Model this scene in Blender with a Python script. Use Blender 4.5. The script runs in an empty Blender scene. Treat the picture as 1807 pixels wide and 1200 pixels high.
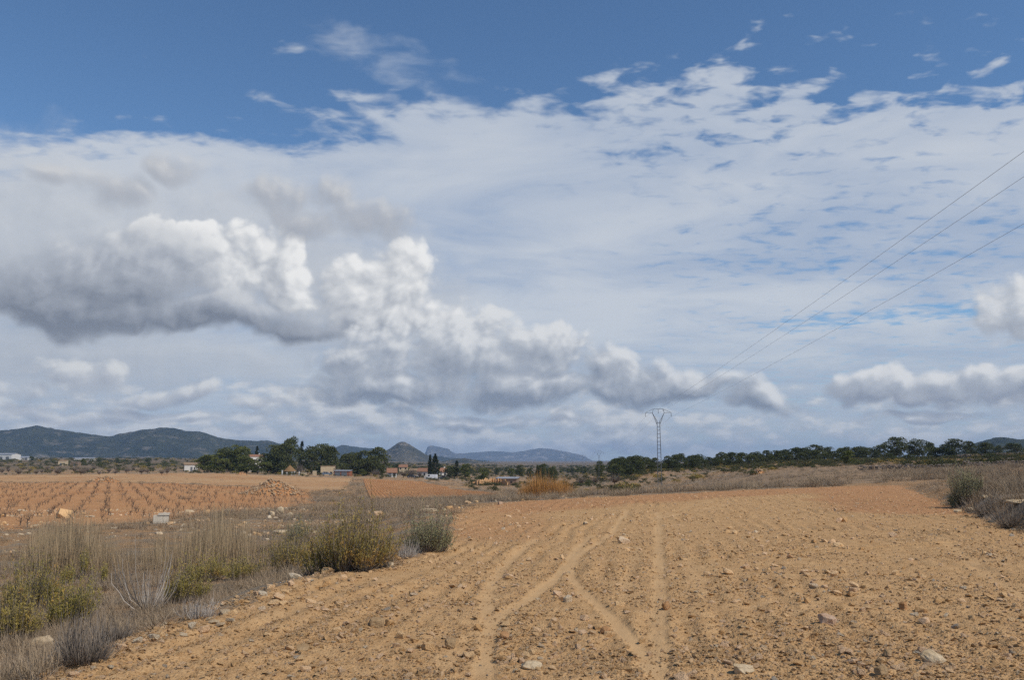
import bpy, bmesh, math, random
import numpy as np
from mathutils import Vector, Matrix

# ---------------------------------------------------------------- camera, sky, sun, exposure
sc = bpy.context.scene
col = sc.collection
R = math.radians
F = 1500.0                       # focal length in photograph pixels (1807 wide)
EYE = 1.6
PITCH = math.atan(212 / F)
cp, sp = math.cos(PITCH), math.sin(PITCH)
cam_d = bpy.data.cameras.new('camera')
cam = bpy.data.objects.new('camera', cam_d)
col.objects.link(cam)
cam.location = (0, 0, EYE)
cam.rotation_euler = (math.pi / 2 + PITCH, 0, 0)
cam_d.sensor_width = 36.0
cam_d.lens = 36.0 * F / 1807
cam_d.clip_start = 0.05
cam_d.clip_end = 60000
sc.camera = cam

SUN_AZ = R(126)                  # clockwise from the view direction (+Y), i.e. from the right
SUN_EL = R(50)
sun_dir = Vector((math.sin(SUN_AZ) * math.cos(SUN_EL), math.cos(SUN_AZ) * math.cos(SUN_EL), math.sin(SUN_EL)))
sun_d = bpy.data.lights.new('sun', 'SUN')
sun_d.energy = 3.4
sun_d.angle = R(0.53)
sun_d.color = (1.0, 0.915, 0.80)
sun = bpy.data.objects.new('sun', sun_d)
col.objects.link(sun)
sun.rotation_euler = sun_dir.to_track_quat('Z', 'Y').to_euler()
sun.location = (40, 0, 60)

sc.view_settings.view_transform = 'Standard'
sc.view_settings.look = 'None'
sc.view_settings.gamma = 1
sc.view_settings.use_curve_mapping = False
sc.view_settings.exposure = 0.0
sc.render.engine = 'CYCLES'
sc.cycles.max_bounces = 5
sc.cycles.diffuse_bounces = 2
sc.cycles.glossy_bounces = 1
sc.cycles.transparent_max_bounces = 8
sc.cycles.use_adaptive_sampling = True
sc.cycles.adaptive_threshold = 0.02
sc.cycles.use_denoising = False
try:
    sc.cycles.sampling_pattern = 'AUTOMATIC'
except Exception:
    pass


class Nd:
    """tiny expression builder for shader node trees"""
    def __init__(s, nt, sock):
        s.nt, s.s = nt, sock

    def _m(s, op, *o):
        n = s.nt.nodes.new('ShaderNodeMath')
        n.operation = op
        for i, v in enumerate((s,) + o):
            if isinstance(v, Nd):
                s.nt.links.new(v.s, n.inputs[i])
            else:
                n.inputs[i].default_value = float(v)
        return Nd(s.nt, n.outputs[0])

    def __add__(s, o): return s._m('ADD', o)
    __radd__ = __add__
    def __sub__(s, o): return s._m('SUBTRACT', o)
    def __rsub__(s, o): return (s * -1.0) + o
    def __mul__(s, o): return s._m('MULTIPLY', o)
    __rmul__ = __mul__
    def __truediv__(s, o): return s._m('DIVIDE', o)
    def max(s, o): return s._m('MAXIMUM', o)
    def min(s, o): return s._m('MINIMUM', o)
    def smax(s, o, k): return s._m('SMOOTH_MAX', o, k)
    def pow(s, o): return s._m('POWER', o)
    def abs(s): return s._m('ABSOLUTE')
    def clamp(s): return s.max(0.0).min(1.0)

    def step(s, a, b, lo=0.0, hi=1.0, smooth=True):
        n = s.nt.nodes.new('ShaderNodeMapRange')
        n.interpolation_type = 'SMOOTHSTEP' if smooth else 'LINEAR'
        n.clamp = True
        for i, v in enumerate((s, a, b, lo, hi)):
            if isinstance(v, Nd):
                s.nt.links.new(v.s, n.inputs[i])
            else:
                n.inputs[i].default_value = v
        return Nd(s.nt, n.outputs[0])


def n_vec(nt, x, y, z):
    n = nt.nodes.new('ShaderNodeCombineXYZ')
    for i, v in enumerate((x, y, z)):
        if isinstance(v, Nd):
            nt.links.new(v.s, n.inputs[i])
        else:
            n.inputs[i].default_value = float(v)
    return Nd(nt, n.outputs[0])


def n_sep(v):
    n = v.nt.nodes.new('ShaderNodeSeparateXYZ')
    v.nt.links.new(v.s, n.inputs[0])
    return [Nd(v.nt, o) for o in n.outputs]


def n_noise(v, scale, detail=4, rough=0.5, dist=0.0, lac=2.0, color=False, dim='3D'):
    n = v.nt.nodes.new('ShaderNodeTexNoise')
    n.noise_dimensions = dim
    v.nt.links.new(v.s, n.inputs['Vector'])
    for k, x in (('Scale', scale), ('Detail', detail), ('Roughness', rough), ('Distortion', dist), ('Lacunarity', lac)):
        n.inputs[k].default_value = x
    return Nd(v.nt, n.outputs['Color' if color else 'Fac'])


def n_voro(v, scale, feature='F1', detail=0, rough=0.5, smooth=0.5, out='Distance', rand=1.0, dim='2D'):
    n = v.nt.nodes.new('ShaderNodeTexVoronoi')
    n.feature = feature
    n.voronoi_dimensions = dim
    v.nt.links.new(v.s, n.inputs['Vector'])
    for k, x in (('Scale', scale), ('Detail', detail), ('Roughness', rough), ('Smoothness', smooth), ('Randomness', rand)):
        if k in n.inputs:
            n.inputs[k].default_value = x
    return Nd(v.nt, n.outputs[out])


def n_mix(nt, fac, a, b, mode='MIX'):
    n = nt.nodes.new('ShaderNodeMix')
    n.data_type = 'RGBA'
    n.blend_type = mode
    n.clamp_factor = True
    for i, v in ((0, fac), (6, a), (7, b)):
        if isinstance(v, Nd):
            nt.links.new(v.s, n.inputs[i])
        elif isinstance(v, (int, float)):
            n.inputs[i].default_value = v
        else:
            n.inputs[i].default_value = (*v, 1.0)
    return Nd(nt, n.outputs[2])


def ray(px, py):
    """direction of a photograph pixel in the world"""
    a, b = (px - 903.5) / F, (600 - py) / F
    d = Vector((a, cp - b * sp, sp + b * cp))
    return d.normalized()


def azel(px, py):
    d = ray(px, py)
    return math.atan2(d.x, d.y), math.asin(d.z)


# ---- the sky: daylight plus a high broken sheet, far cumulus rows and a few big cumulus heads
SKY_STRENGTH = 0.1
world = bpy.data.worlds.new('World')
sc.world = world
world.use_nodes = True
world.cycles.sampling_method = 'MANUAL'
world.cycles.sample_map_resolution = 256
w_nt = world.node_tree
w_nt.nodes.clear()
w_out = w_nt.nodes.new('ShaderNodeOutputWorld')
wt = bpy.data.node_groups.new('cloudy_sky', 'ShaderNodeTree')
for nm in ('base', 'rows', 'left', 'right'):
    wt.interface.new_socket(nm, in_out='OUTPUT', socket_type='NodeSocketColor')
for nm in ('is_low', 'is_left', 'is_right', 'is_ground'):
    wt.interface.new_socket(nm, in_out='OUTPUT', socket_type='NodeSocketFloat')
skyn = wt.nodes.new('ShaderNodeTexSky')
skyn.sky_type = 'NISHITA'
skyn.sun_disc = False
skyn.sun_elevation = SUN_EL
skyn.sun_rotation = SUN_AZ
skyn.altitude = 500
skyn.air_density = 1.0
skyn.dust_density = 0.05
skyn.ozone_density = 3.0
sky_c = Nd(wt, skyn.outputs[0])
tc = wt.nodes.new('ShaderNodeTexCoord')
dirv = Nd(wt, tc.outputs['Generated'])
dx, dy, dz = n_sep(dirv)
U = dx._m('ARCTAN2', dy)                      # azimuth
Vv = dz.min(0.9999).max(-0.9999)._m('ARCSINE')  # elevation


def lin(r, g, b):
    f = lambda c: (c / 255 / 12.92) if c / 255 <= 0.04045 else ((c / 255 + 0.055) / 1.055) ** 2.4
    return f(r), f(g), f(b)


def skycol(r, g, b):
    return tuple(c / SKY_STRENGTH for c in lin(r, g, b))


# high sheet, on a plane overhead
zc = dz.max(0.0) + 0.09
px_, py_ = dx / zc, dy / zc
edge_w = n_noise(n_vec(wt, px_ + 3.1, py_ * 1.3, 0.0), 0.55, 4, 0.6, dim='2D')
sheet = n_vec(wt, px_ * 0.85, py_ * 1.1, 0.0)
n1 = n_noise(sheet, 2.0, 5, 0.55, 0.35, dim='2D')
n2 = n_noise(n_vec(wt, px_ * 0.6 + 7.7, py_, 0.0), 0.6, 3, 0.52, 0.3, dim='2D')
ripple = n_noise(n_vec(wt, px_ * 1.9, py_ * 2.6, 0.0), 5.2, 3, 0.55, 0.2, dim='2D')
cover = (py_ + (edge_w - 0.5) * 0.8 + (n1 - 0.5) * 1.1 + (ripple - 0.5) * 0.5 + px_ * 0.07).step(1.50, 2.22)
rip_side = U.step(-0.05, 0.35)
dens = cover * 0.76 + (n2 - 0.5) * 0.55 + (n1 - 0.5) * 0.6 + (ripple - 0.5) * (rip_side * 1.25 + 0.40) * px_.abs().step(6.0, 14.0, 1.0, 0.3)
ga, ge = azel(1560, 556)
gap = (1.0 - ((U - ga + (n1 - 0.5) * 0.3) / 0.23).pow(2.0) - ((Vv - ge + (n2 - 0.5) * 0.03) / 0.014).pow(2.0)).step(0.0, 0.9)
dens = dens - gap * 0.42
dens = dens - (1.0 - cover) * 0.30
a_sheet = dens.step(0.0, 0.74) * dz.step(0.0, 0.05)
# a loose wisp above the sheet edge
wa, we = azel(705, 108)
wis = 1.0 - ((U - wa) / 0.12).pow(2.0) - ((Vv - we - (U - wa) * -0.18) / 0.034).pow(2.0)
wis = (wis * 0.65 + (n1 - 0.5) * 1.3 + (ripple - 0.5) * 1.2).step(0.15, 1.0) * (wis + 0.7).clamp()
a_sheet = a_sheet.max(wis * 0.62)
sh_shade = (n2 * 0.55 + n1 * 0.5).step(0.36, 0.68)
c_sheet = n_mix(wt, sh_shade, skycol(168, 182, 203), skycol(202, 208, 216))
sky_c = n_mix(wt, 1.0, sky_c, (0.85, 1.04, 1.15), 'MULTIPLY')
skymix = n_mix(wt, a_sheet * 0.92, sky_c, c_sheet)

# pale air over the horizon
hz_f = Vv.step(0.0, 0.17, 1.0, 0.0) * 0.72
skymix = n_mix(wt, hz_f, skymix, skycol(174, 187, 202))


def cloud_layer(base, height_fn, delta, lit, mid, dark, k, edge, opa, bias, dark_fn=None):
    h0 = height_fn(U, Vv)
    h1 = height_fn(U + delta[0], Vv + delta[1])
    s = (h0 - h1) * k + bias
    if dark_fn is not None:
        s = s - dark_fn(h0)
    a = h0.step(edge[0], edge[1]) * opa
    c = n_mix(wt, s.step(0.0, 0.55, smooth=False), dark, mid)
    c = n_mix(wt, s.step(0.5, 1.0), c, lit)
    return n_mix(wt, a, base, c)


base_sky = skymix

# rows of far cumulus low over the horizon
def rows_fn(u, v):
    lft = u.step(-0.12, 0.25, 0.13, 0.0)
    w = n_noise(n_vec(wt, u, v * 2.0, 0.0), 5.0, 1, 0.5, dim='2D')
    q = n_noise(n_vec(wt, u * 1.0 + 9.0, v * 3.2 + w * 0.05, 0.0), 7.5, 4.5, 0.56, dim='2D')
    b = n_voro(n_vec(wt, u * 1.0, v * 2.0, 0.0), 27.0, detail=2, rough=0.55)
    return (q - 0.5) * 1.4 + (0.5 - b) * 0.42 + v.step(0.02, 0.20, 0.30, -1.0) + lft


skymix = cloud_layer(skymix, rows_fn, (0.007, 0.011), skycol(214, 216, 218), skycol(188, 194, 202), skycol(156, 165, 179),
                     1.35, (-0.14, 0.30), 0.88, 0.50)


rows_sky = skymix


# ---- large cumulus, painted back to front as layers of billowing heads
def fields(u, v):
    wx = n_noise(n_vec(wt, u, v, 0.0), 6.0, 3, 0.60, dim='2D')
    wy = n_noise(n_vec(wt, u + 4.7, v + 2.9, 0.0), 6.0, 3, 0.60, dim='2D')
    bl = n_voro(n_vec(wt, u + (wx - 0.5) * 0.05, v * 1.1 + (wy - 0.5) * 0.05, 0.0), 13.0, detail=3.0, rough=0.55)
    nz = n_noise(n_vec(wt, u * 1.0 + 3.0, v * 1.15, 0.0), 19.0, 6, 0.66, dim='2D')
    return n_vec(wt, u + (wx - 0.5) * 0.085, v + (wy - 0.5) * 0.070, 0.0), None, (0.42 - bl), (nz - 0.5)


SD = (0.0085, 0.0095)
f0 = fields(U, Vv)
f1 = fields(U + SD[0], Vv + SD[1])


def env_group(blobs):
    """billow envelope of one layer, as a small node group used twice"""
    g = bpy.data.node_groups.new('cloud_heads', 'ShaderNodeTree')
    g.interface.new_socket('p', in_out='INPUT', socket_type='NodeSocketVector')
    g.interface.new_socket('e', in_out='OUTPUT', socket_type='NodeSocketFloat')
    gi, go = g.nodes.new('NodeGroupInput'), g.nodes.new('NodeGroupOutput')
    e = None
    for (px, py, a, bu, bd, amp) in blobs:
        c = azel(px, py - (bu - bd) / 2)
        h = (bu + bd) / 2
        ma = g.nodes.new('ShaderNodeVectorMath')
        ma.operation = 'MULTIPLY_ADD'
        g.links.new(gi.outputs[0], ma.inputs[0])
        ma.inputs[1].default_value = (F / a, F / h, 0)
        ma.inputs[2].default_value = (-c[0] * F / a, -c[1] * F / h, math.sqrt(max(0, 1 - amp)))
        dt = g.nodes.new('ShaderNodeVectorMath')
        dt.operation = 'DOT_PRODUCT'
        g.links.new(ma.outputs[0], dt.inputs[0])
        g.links.new(ma.outputs[0], dt.inputs[1])
        t = Nd(g, dt.outputs['Value'])
        e = t if e is None else e._m('SMOOTH_MIN', t, 0.25)
    g.links.new((1.0 - e.min(3.0)).s, go.inputs[0])
    return g


def env(g, f):
    n = wt.nodes.new('ShaderNodeGroup')
    n.node_tree = g
    wt.links.new(f[0].s, n.inputs[0])
    return Nd(wt, n.outputs[0])


def heads(base, blobs, y_top, y_base, lit, mid, dark, k=1.0, bias=0.5, grad=0.5, va=0.6, na=0.5, soft=(0.15, 0.6), opa=0.95):
    vt, vb = azel(903, y_top)[1], azel(903, y_base)[1]
    t = Vv.step(vb, vt, smooth=False)
    blobs = env_group(blobs)
    h0 = env(blobs, f0) + f0[2] * va + f0[3] * na
    h1 = env(blobs, f1) + f1[2] * va + f1[3] * na
    s = (h0 - h1) * k + bias + (t - 0.5) * grad
    wd = t * (soft[0] - soft[1]) + soft[1]
    a = ((h0 + wd * 0.5) / wd).step(0.0, 1.0) * opa
    c = n_mix(wt, s.step(0.0, 0.6, smooth=False), dark, mid)
    c = n_mix(wt, s.step(0.5, 1.05), c, lit)
    return n_mix(wt, a, base, c)


LIT, MID, DRK = skycol(240, 240, 239), skycol(186, 190, 197), skycol(120, 128, 142)
# grey-white veil behind the heap
skymix = heads(skymix, [(120, 420, 420, 150, 200, .9), (420, 440, 330, 140, 170, .9), (640, 540, 230, 120, 110, .8), (30, 640, 260, 90, 60, .8), (360, 650, 260, 70, 50, .5)], 230, 640,
               skycol(210, 213, 217), skycol(194, 199, 206), skycol(160, 168, 180), k=0.5, bias=0.52, grad=0.4, va=0.4, na=0.6, soft=(1.2, 1.1), opa=0.78)
# sunlit heads
skymix = heads(skymix, [(425, 455, 90, 95, 110, 1.0), (525, 485, 56, 90, 85, .95), (335, 450, 115, 90, 100, .95), (245, 415, 90, 60, 80, .8),
                        (690, 495, 110, 80, 80, 1.0), (630, 530, 130, 70, 80, .95), (770, 555, 110, 56, 66, .9), (110, 440, 90, 50, 60, .6)], 380, 610,
               LIT, skycol(204, 207, 211), skycol(150, 157, 169), k=0.85, bias=0.60, grad=0.22, va=1.0, na=0.42, soft=(0.20, 0.9))
# grey fronts
skymix = heads(skymix, [(130, 510, 150, 105, 70, 1.0), (240, 480, 140, 95, 90, 1.0), (330, 566, 280, 42, 30, 1.0), (520, 574, 140, 26, 28, .8), (30, 480, 100, 70, 60, .5)], 400, 605,
               skycol(205, 208, 212), skycol(172, 178, 188), skycol(118, 126, 140), k=0.7, bias=0.47, grad=0.85, va=0.6, na=0.55, soft=(1.3, 0.8), opa=0.92)
skymix = heads(skymix, [(480, 350, 84, 48, 50, .8), (590, 350, 70, 40, 36, .7), (190, 332, 66, 38, 40, .75), (660, 392, 96, 42, 36, .8), (560, 395, 90, 36, 30, .7), (300, 300, 80, 38, 30, .6), (80, 310, 50, 20, 22, .4)], 290, 440,
               skycol(205, 206, 208), skycol(176, 180, 188), skycol(152, 159, 171), k=0.7, bias=0.45, grad=0.35, va=0.7, na=0.7, soft=(0.8, 1.1), opa=0.85)
# small heaps under the bank
skymix = heads(skymix, [(130, 665, 90, 48, 36, .75), (30, 695, 90, 34, 26, .7), (240, 700, 90, 24, 22, .6), (350, 690, 70, 26, 22, .6), (470, 712, 110, 28, 22, .7), (90, 730, 160, 22, 18, .6), (330, 740, 160, 18, 14, .6)], 630, 745,
               skycol(218, 220, 221), skycol(186, 191, 199), skycol(150, 158, 172), k=0.8, bias=0.5, grad=0.6, va=0.8, na=0.7, soft=(0.35, 0.7), opa=0.9)
# the long second heap and the heaps over the wood
SECOND = [(680, 630, 140, 72, 60, 1.0), (820, 612, 170, 76, 84, 1.0), (970, 622, 165, 68, 74, 1.0), (1085, 648, 130, 54, 56, 1.0),
          (700, 700, 200, 46, 34, 1.0), (930, 690, 290, 54, 40, 1.0), (1200, 690, 150, 40, 34, .9), (1340, 712, 110, 36, 28, .8), (850, 745, 260, 18, 14, .6)]


def second(s_):
    return heads(s_, SECOND, 545, 715, skycol(222, 224, 226), skycol(180, 186, 195), skycol(130, 140, 156),
                 k=0.8, bias=0.52, grad=0.7, va=0.95, na=0.55, soft=(0.28, 0.9))


left_sky = second(skymix)
right_sky = heads(second(rows_sky), [(1540, 690, 62, 46, 40, 1.0), (1600, 700, 60, 40, 30, .9), (1720, 692, 110, 52, 38, 1.0), (1790, 690, 70, 50, 40, .9), (1620, 752, 150, 16, 12, .6),
                                     (1790, 540, 72, 66, 56, 1.0), (1770, 480, 40, 30, 40, .7)], 640, 740,
                  skycol(226, 227, 228), skycol(180, 186, 195), skycol(142, 150, 165), k=0.75, bias=0.42, grad=0.55, va=0.8, na=0.75, soft=(0.45, 0.8), opa=0.92)
g_out = wt.nodes.new('NodeGroupOutput')
g_node = w_nt.nodes.new('ShaderNodeGroup')
g_node.node_tree = wt
for i, v in enumerate((base_sky, rows_sky, left_sky, right_sky)):
    wt.links.new(v.s, g_out.inputs[i])
# each part of the sky only works out the clouds that stand there
is_low = Vv._m('LESS_THAN', 0.215)
is_left = Vv._m('LESS_THAN', 0.46) * U._m('LESS_THAN', azel(1015, 700)[0]) * U._m('GREATER_THAN', -0.80)
is_right = Vv._m('LESS_THAN', 0.27) * U._m('GREATER_THAN', azel(1015, 700)[0]) * U._m('LESS_THAN', 0.80)
is_ground = dz._m('LESS_THAN', -0.004)
for i, v in enumerate((is_low, is_left, is_right, is_ground)):
    wt.links.new(v.s, g_out.inputs[4 + i])


def w_back(sock=None, color=None):
    n = w_nt.nodes.new('ShaderNodeBackground')
    n.inputs['Strength'].default_value = SKY_STRENGTH
    if sock is not None:
        w_nt.links.new(sock, n.inputs['Color'])
    else:
        n.inputs['Color'].default_value = (*color, 1)
    return n.outputs[0]


def w_mix(fac, a, b):
    n = w_nt.nodes.new('ShaderNodeMixShader')
    w_nt.links.new(fac, n.inputs[0])
    w_nt.links.new(a, n.inputs[1])
    w_nt.links.new(b, n.inputs[2])
    return n.outputs[0]


go_ = g_node.outputs
w_sky = w_mix(go_[4], w_back(go_[0]), w_back(go_[1]))
w_sky = w_mix(go_[5], w_sky, w_back(go_[2]))
w_sky = w_mix(go_[6], w_sky, w_back(go_[3]))
w_sky = w_mix(go_[7], w_sky, w_back(None, skycol(150, 150, 140)))
w_nt.links.new(w_sky, w_out.inputs[0])

# ---------------------------------------------------------------- helpers
rng = np.random.default_rng(11)
random.seed(5)


def _hash(ix, iy, seed):
    h = (ix.astype(np.int64) * 374761393 + iy.astype(np.int64) * 668265263 + seed * 1442695041) & 0xFFFFFFFF
    h = ((h ^ (h >> 13)) * 1274126177) & 0xFFFFFFFF
    return ((h ^ (h >> 16)) & 0xFFFFFF) / float(0xFFFFFF)


def vnoise(x, y, seed=0):
    x, y = np.asarray(x, float), np.asarray(y, float)
    ix, iy = np.floor(x), np.floor(y)
    fx, fy = x - ix, y - iy
    fx, fy = fx * fx * (3 - 2 * fx), fy * fy * (3 - 2 * fy)
    a, b = _hash(ix, iy, seed), _hash(ix + 1, iy, seed)
    c, d = _hash(ix, iy + 1, seed), _hash(ix + 1, iy + 1, seed)
    return (a * (1 - fx) + b * fx) * (1 - fy) + (c * (1 - fx) + d * fx) * fy - 0.5


def fbm(x, y, octs=4, seed=0, gain=0.5):
    s, a = 0, 1.0
    for o in range(octs):
        s = s + a * vnoise(x * 2 ** o + 17.3 * o, y * 2 ** o - 9.1 * o, seed + o)
        a *= gain
    return s


def sstep(a, b, x):
    t = np.clip((x - a) / (b - a), 0, 1)
    return t * t * (3 - 2 * t)


# heights of the open land (metres, the near field is 0): columns are bearings, rows distances
T_PX = np.array([-500, 0, 300, 600, 800, 1000, 1160, 1400, 1600, 1807, 2400], float)
T_R = np.array([1, 10, 20, 40, 60, 90, 130, 200, 300, 400, 700, 1500, 3000, 13000], float)
T_Z = np.array([
    [-.3, -.8, -1.2, -1.5, -1.9, -2.6, -3.1, -3.4, -3.5, -3.5, -2.5, 3, 8, 8],
    [-.3, -.8, -1.2, -1.5, -1.95, -2.7, -3.15, -3.45, -3.5, -3.5, -2.5, 3, 8, 8],
    [-.3, -.7, -1.15, -1.5, -2.0, -2.8, -3.2, -3.5, -3.5, -3.5, -2.5, 3, 8, 8],
    [-.3, -.35, -.85, -1.5, -2.0, -2.9, -3.6, -4.4, -5.0, -5.2, -5, -3, -1, -2],
    [-.2, -.2, -.4, -.9, -1.6, -2.6, -3.6, -5.0, -6.2, -6.7, -7, -7, -7, -9],
    [0, 0, 0, -.7, -1.25, -2.1, -3.3, -5.2, -7.0, -7.8, -9, -10, -10, -10],
    [0, 0, 0, -.3, -1.1, -2.2, -3.3, -3.0, -1.6, -1.4, -3, -7, -9, -10],
    [0, 0, 0, 0, -.35, -.5, -.5, -.15, .7, 1.3, 0, -5, -8, -10],
    [.2, .3, .3, .25, .15, .15, .25, .6, 1.5, 2.1, 2, 0, -5, -8],
    [.4, .55, .6, .65, .65, .7, .9, 1.4, 2.8, 3.8, 5, 4, 0, -5],
    [.4, .55, .6, .65, .65, .7, .9, 1.4, 2.8, 3.8, 5, 4, 0, -5]])
T_AZ = np.arctan((T_PX - 903.5) / F * cp)
_tl = np.log(T_R)


def _hermite(t):
    return t * t * (3 - 2 * t) * 0.5 + t * 0.5


def land(x, y):
    x, y = np.asarray(x, float), np.asarray(y, float)
    r = np.hypot(x, y)
    az = np.clip(np.arctan2(x, y), T_AZ[0], T_AZ[-1])
    lr = np.log(np.clip(r, T_R[0], T_R[-1]))
    i = np.clip(np.searchsorted(T_AZ, az) - 1, 0, len(T_AZ) - 2)
    j = np.clip(np.searchsorted(_tl, lr) - 1, 0, len(_tl) - 2)
    a = _hermite((az - T_AZ[i]) / (T_AZ[i + 1] - T_AZ[i]))
    b = _hermite((lr - _tl[j]) / (_tl[j + 1] - _tl[j]))
    z = (T_Z[i, j] * (1 - a) + T_Z[i + 1, j] * a) * (1 - b) + (T_Z[i, j + 1] * (1 - a) + T_Z[i + 1, j + 1] * a) * b
    rough = sstep(4, 15, r) * 0.10 + sstep(60, 300, r) * 0.25
    return z + rough * (fbm(x / 9, y / 9, 3, 3) + 0.6 * fbm(x / 2.2, y / 2.2, 3, 8))


def flat(px, py):
    d = ray(px, py)
    t = -EYE / d.z
    return d.x * t, d.y * t


FIELD = [flat(*p) for p in [(100, 1197), (200, 1150), (330, 1095), (430, 1058), (530, 1022), (600, 1010), (680, 1000), (745, 978),
                            (800, 935), (805, 908), (850, 894), (905, 887), (1000, 881), (1160, 872), (1400, 863), (1580, 857),
                            (1612, 868), (1680, 897), (1740, 922), (1807, 944)]]
FIELD = np.array([(-9, -14), (-5.5, 1.5)] + FIELD + [(11.3, 12), (11.5, -14)])


def poly_sd(P, x, y):
    """signed distance to a polygon, negative inside"""
    x, y = np.asarray(x, float), np.asarray(y, float)
    d = np.full(x.shape, 1e18)
    ins = np.zeros(x.shape, bool)
    n = len(P)
    for k in range(n):
        ax, ay = P[k]
        bx, by = P[(k + 1) % n]
        ex, ey = bx - ax, by - ay
        t = np.clip(((x - ax) * ex + (y - ay) * ey) / (ex * ex + ey * ey + 1e-12), 0, 1)
        d = np.minimum(d, (x - ax - t * ex) ** 2 + (y - ay - t * ey) ** 2)
        c = ((ay > y) != (by > y))
        with np.errstate(divide='ignore', invalid='ignore'):
            c &= x < ex * (y - ay) / (ey if abs(ey) > 1e-12 else 1e-12) + ax
        ins ^= c
    return np.where(ins, -1, 1) * np.sqrt(d)


TRACKS = [  # wheel tracks as pixel polylines on the field, with strength
    ([(852, 1230), (858, 1150), (862, 1100), (858, 1062), (866, 1030), (888, 1002), (922, 968), (945, 950)], .85, .092),
    ([(856, 1118), (885, 1088), (930, 1058), (975, 1024), (1002, 998), (1022, 965), (1042, 943)], 1.0, .09),
    ([(1200, 1240), (1160, 1195), (1130, 1150), (1098, 1108), (1060, 1070), (1024, 1038), (1006, 1012), (1010, 990), (1030, 974), (1060, 954), (1084, 934), (1096, 915), (1108, 900)], 1.0, .088),
    ([(1158, 1230), (1163, 1130), (1166, 1060), (1164, 1000), (1163, 950), (1162, 905)], .85, .10),
    ([(1240, 1045), (1222, 1000), (1200, 950), (1186, 915)], .35, .10), ([(1098, 1055), (1112, 1010), (1128, 965)], .4, .10),
    ([(1290, 890), (1230, 902), (1160, 914), (1090, 920)], .5, .14), ([(1260, 885), (1190, 903), (1150, 915)], .4, .14),
    ([(1660, 950), (1700, 985), (1750, 1020), (1830, 1065)], .45, .12), ([(480, 1085), (620, 1042), (760, 1000), (840, 960)], .3, .12),
    ([(780, 1180), (830, 1130), (858, 1100)], .45, .09), ([(1330, 1070), (1440, 1035), (1540, 1028), (1640, 1032)], .35, .10),
    ([(1370, 1090), (1480, 1056), (1600, 1050), (1720, 1056)], .3, .10),
]
TRK = [(np.array([flat(*p) for p in pts]), s, w) for pts, s, w in TRACKS]
RUT = np.array([flat(*p) for p in [(1225, 984), (1300, 982), (1400, 977), (1500, 972), (1600, 967), (1700, 961), (1830, 955)]])


def line_d(P, x, y):
    d = np.full(x.shape, 1e9)
    for k in range(len(P) - 1):
        ax, ay = P[k]
        ex, ey = P[k + 1][0] - ax, P[k + 1][1] - ay
        t = np.clip(((x - ax) * ex + (y - ay) * ey) / (ex * ex + ey * ey), 0, 1)
        d = np.minimum(d, np.hypot(x - ax - t * ex, y - ay - t * ey))
    return d


def track_mask(x, y):
    x, y = np.asarray(x, float), np.asarray(y, float)
    m = np.zeros(x.shape)
    wob = vnoise(x / .25, y / .25, 77) * .055 + vnoise(x / .08, y / .08, 78) * .035
    for P, s, w in TRK:
        m = np.maximum(m, s * (1 - sstep(w * .6, w * 1.25, line_d(P, x, y) + wob)) * (.92 + .5 * vnoise(x / .5, y / .9, 79)))
    return np.clip(m, 0, 1)


TILL = np.array([math.sin(R(9.5)), math.cos(R(9.5))])     # direction of tillage


def terrain(x, y, fine=True):
    x, y = np.asarray(x, float), np.asarray(y, float)
    r = np.hypot(x, y)
    out = land(x, y)
    near = r < 95
    z = out.copy()
    if near.any():
        xn, yn = x[near], y[near]
        rn = r[near]
        sd = poly_sd(FIELD, xn, yn)
        o = out[near]
        wd = np.where((xn > 8) & (o > 0.1), 1.0, 2.6 + np.clip(rn - 14, 0, 30) * .35)
        k = sstep(0.0, 1.0, (sd + 0.05) / wd)
        fz = 0.09 * fbm(xn / 7, yn / 7, 2, 31) * sstep(3, 12, rn) + 0.035 * fbm(xn / 1.3, yn / 1.3, 3, 33)
        if fine:
            inside = sstep(0.3, -0.3, sd)
            tm = track_mask(xn, yn)
            q = xn * TILL[1] - yn * TILL[0]
            q = q + 0.12 * vnoise(xn / 3, yn / 3, 35)
            till = 0.024 * np.sin(q * 2 * math.pi / .37 + 2.5 * fbm(xn / 1.1, yn / 2.5, 2, 37)) * np.clip(0.25 + 1.6 * fbm(xn / 1.6, yn / 1.6, 2, 36), 0, 1)
            clod = 0.030 * np.abs(fbm(xn / .16, yn / .16, 3, 41)) + 0.018 * fbm(xn / .055, yn / .055, 2, 45)
            fz = fz + inside * ((till + clod) * (1 - .8 * tm) - 0.026 * tm)
            rd = line_d(RUT, xn, yn) + vnoise(xn / .3, yn / .3, 61) * .05
            fz = fz + inside * (-0.055 * np.exp(-(rd / .05) ** 2) + 0.03 * np.exp(-((rd - .11) / .06) ** 2))
        z[near] = fz * (1 - k) + o * k
    return z


def tz(x, y):
    return float(terrain(np.array([x]), np.array([y]), False)[0])


def at(px, D):
    """ground point on a bearing (photo column) at distance D"""
    X = D * cp * (px - 903.5) / F
    return Vector((X, D, tz(X, D)))


def hit(px, py, r0=4.5, r1=4000):
    """where the sight line of a photo pixel meets the land"""
    d = ray(px, py)
    k = np.hypot(d.x, d.y)
    rr = np.exp(np.linspace(math.log(r0), math.log(r1), 1500))
    g = terrain(d.x / k * rr, d.y / k * rr, False)
    zz = EYE + d.z / k * rr
    b = np.nonzero(zz <= g)[0]
    if len(b) == 0:
        return None
    i = b[0]
    rr = np.linspace(rr[max(i - 1, 0)], rr[i], 30)
    g = terrain(d.x / k * rr, d.y / k * rr, False)
    i = int(np.argmax(EYE + d.z / k * rr <= g))
    return Vector((d.x / k * rr[i], d.y / k * rr[i], float(g[i])))


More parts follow.
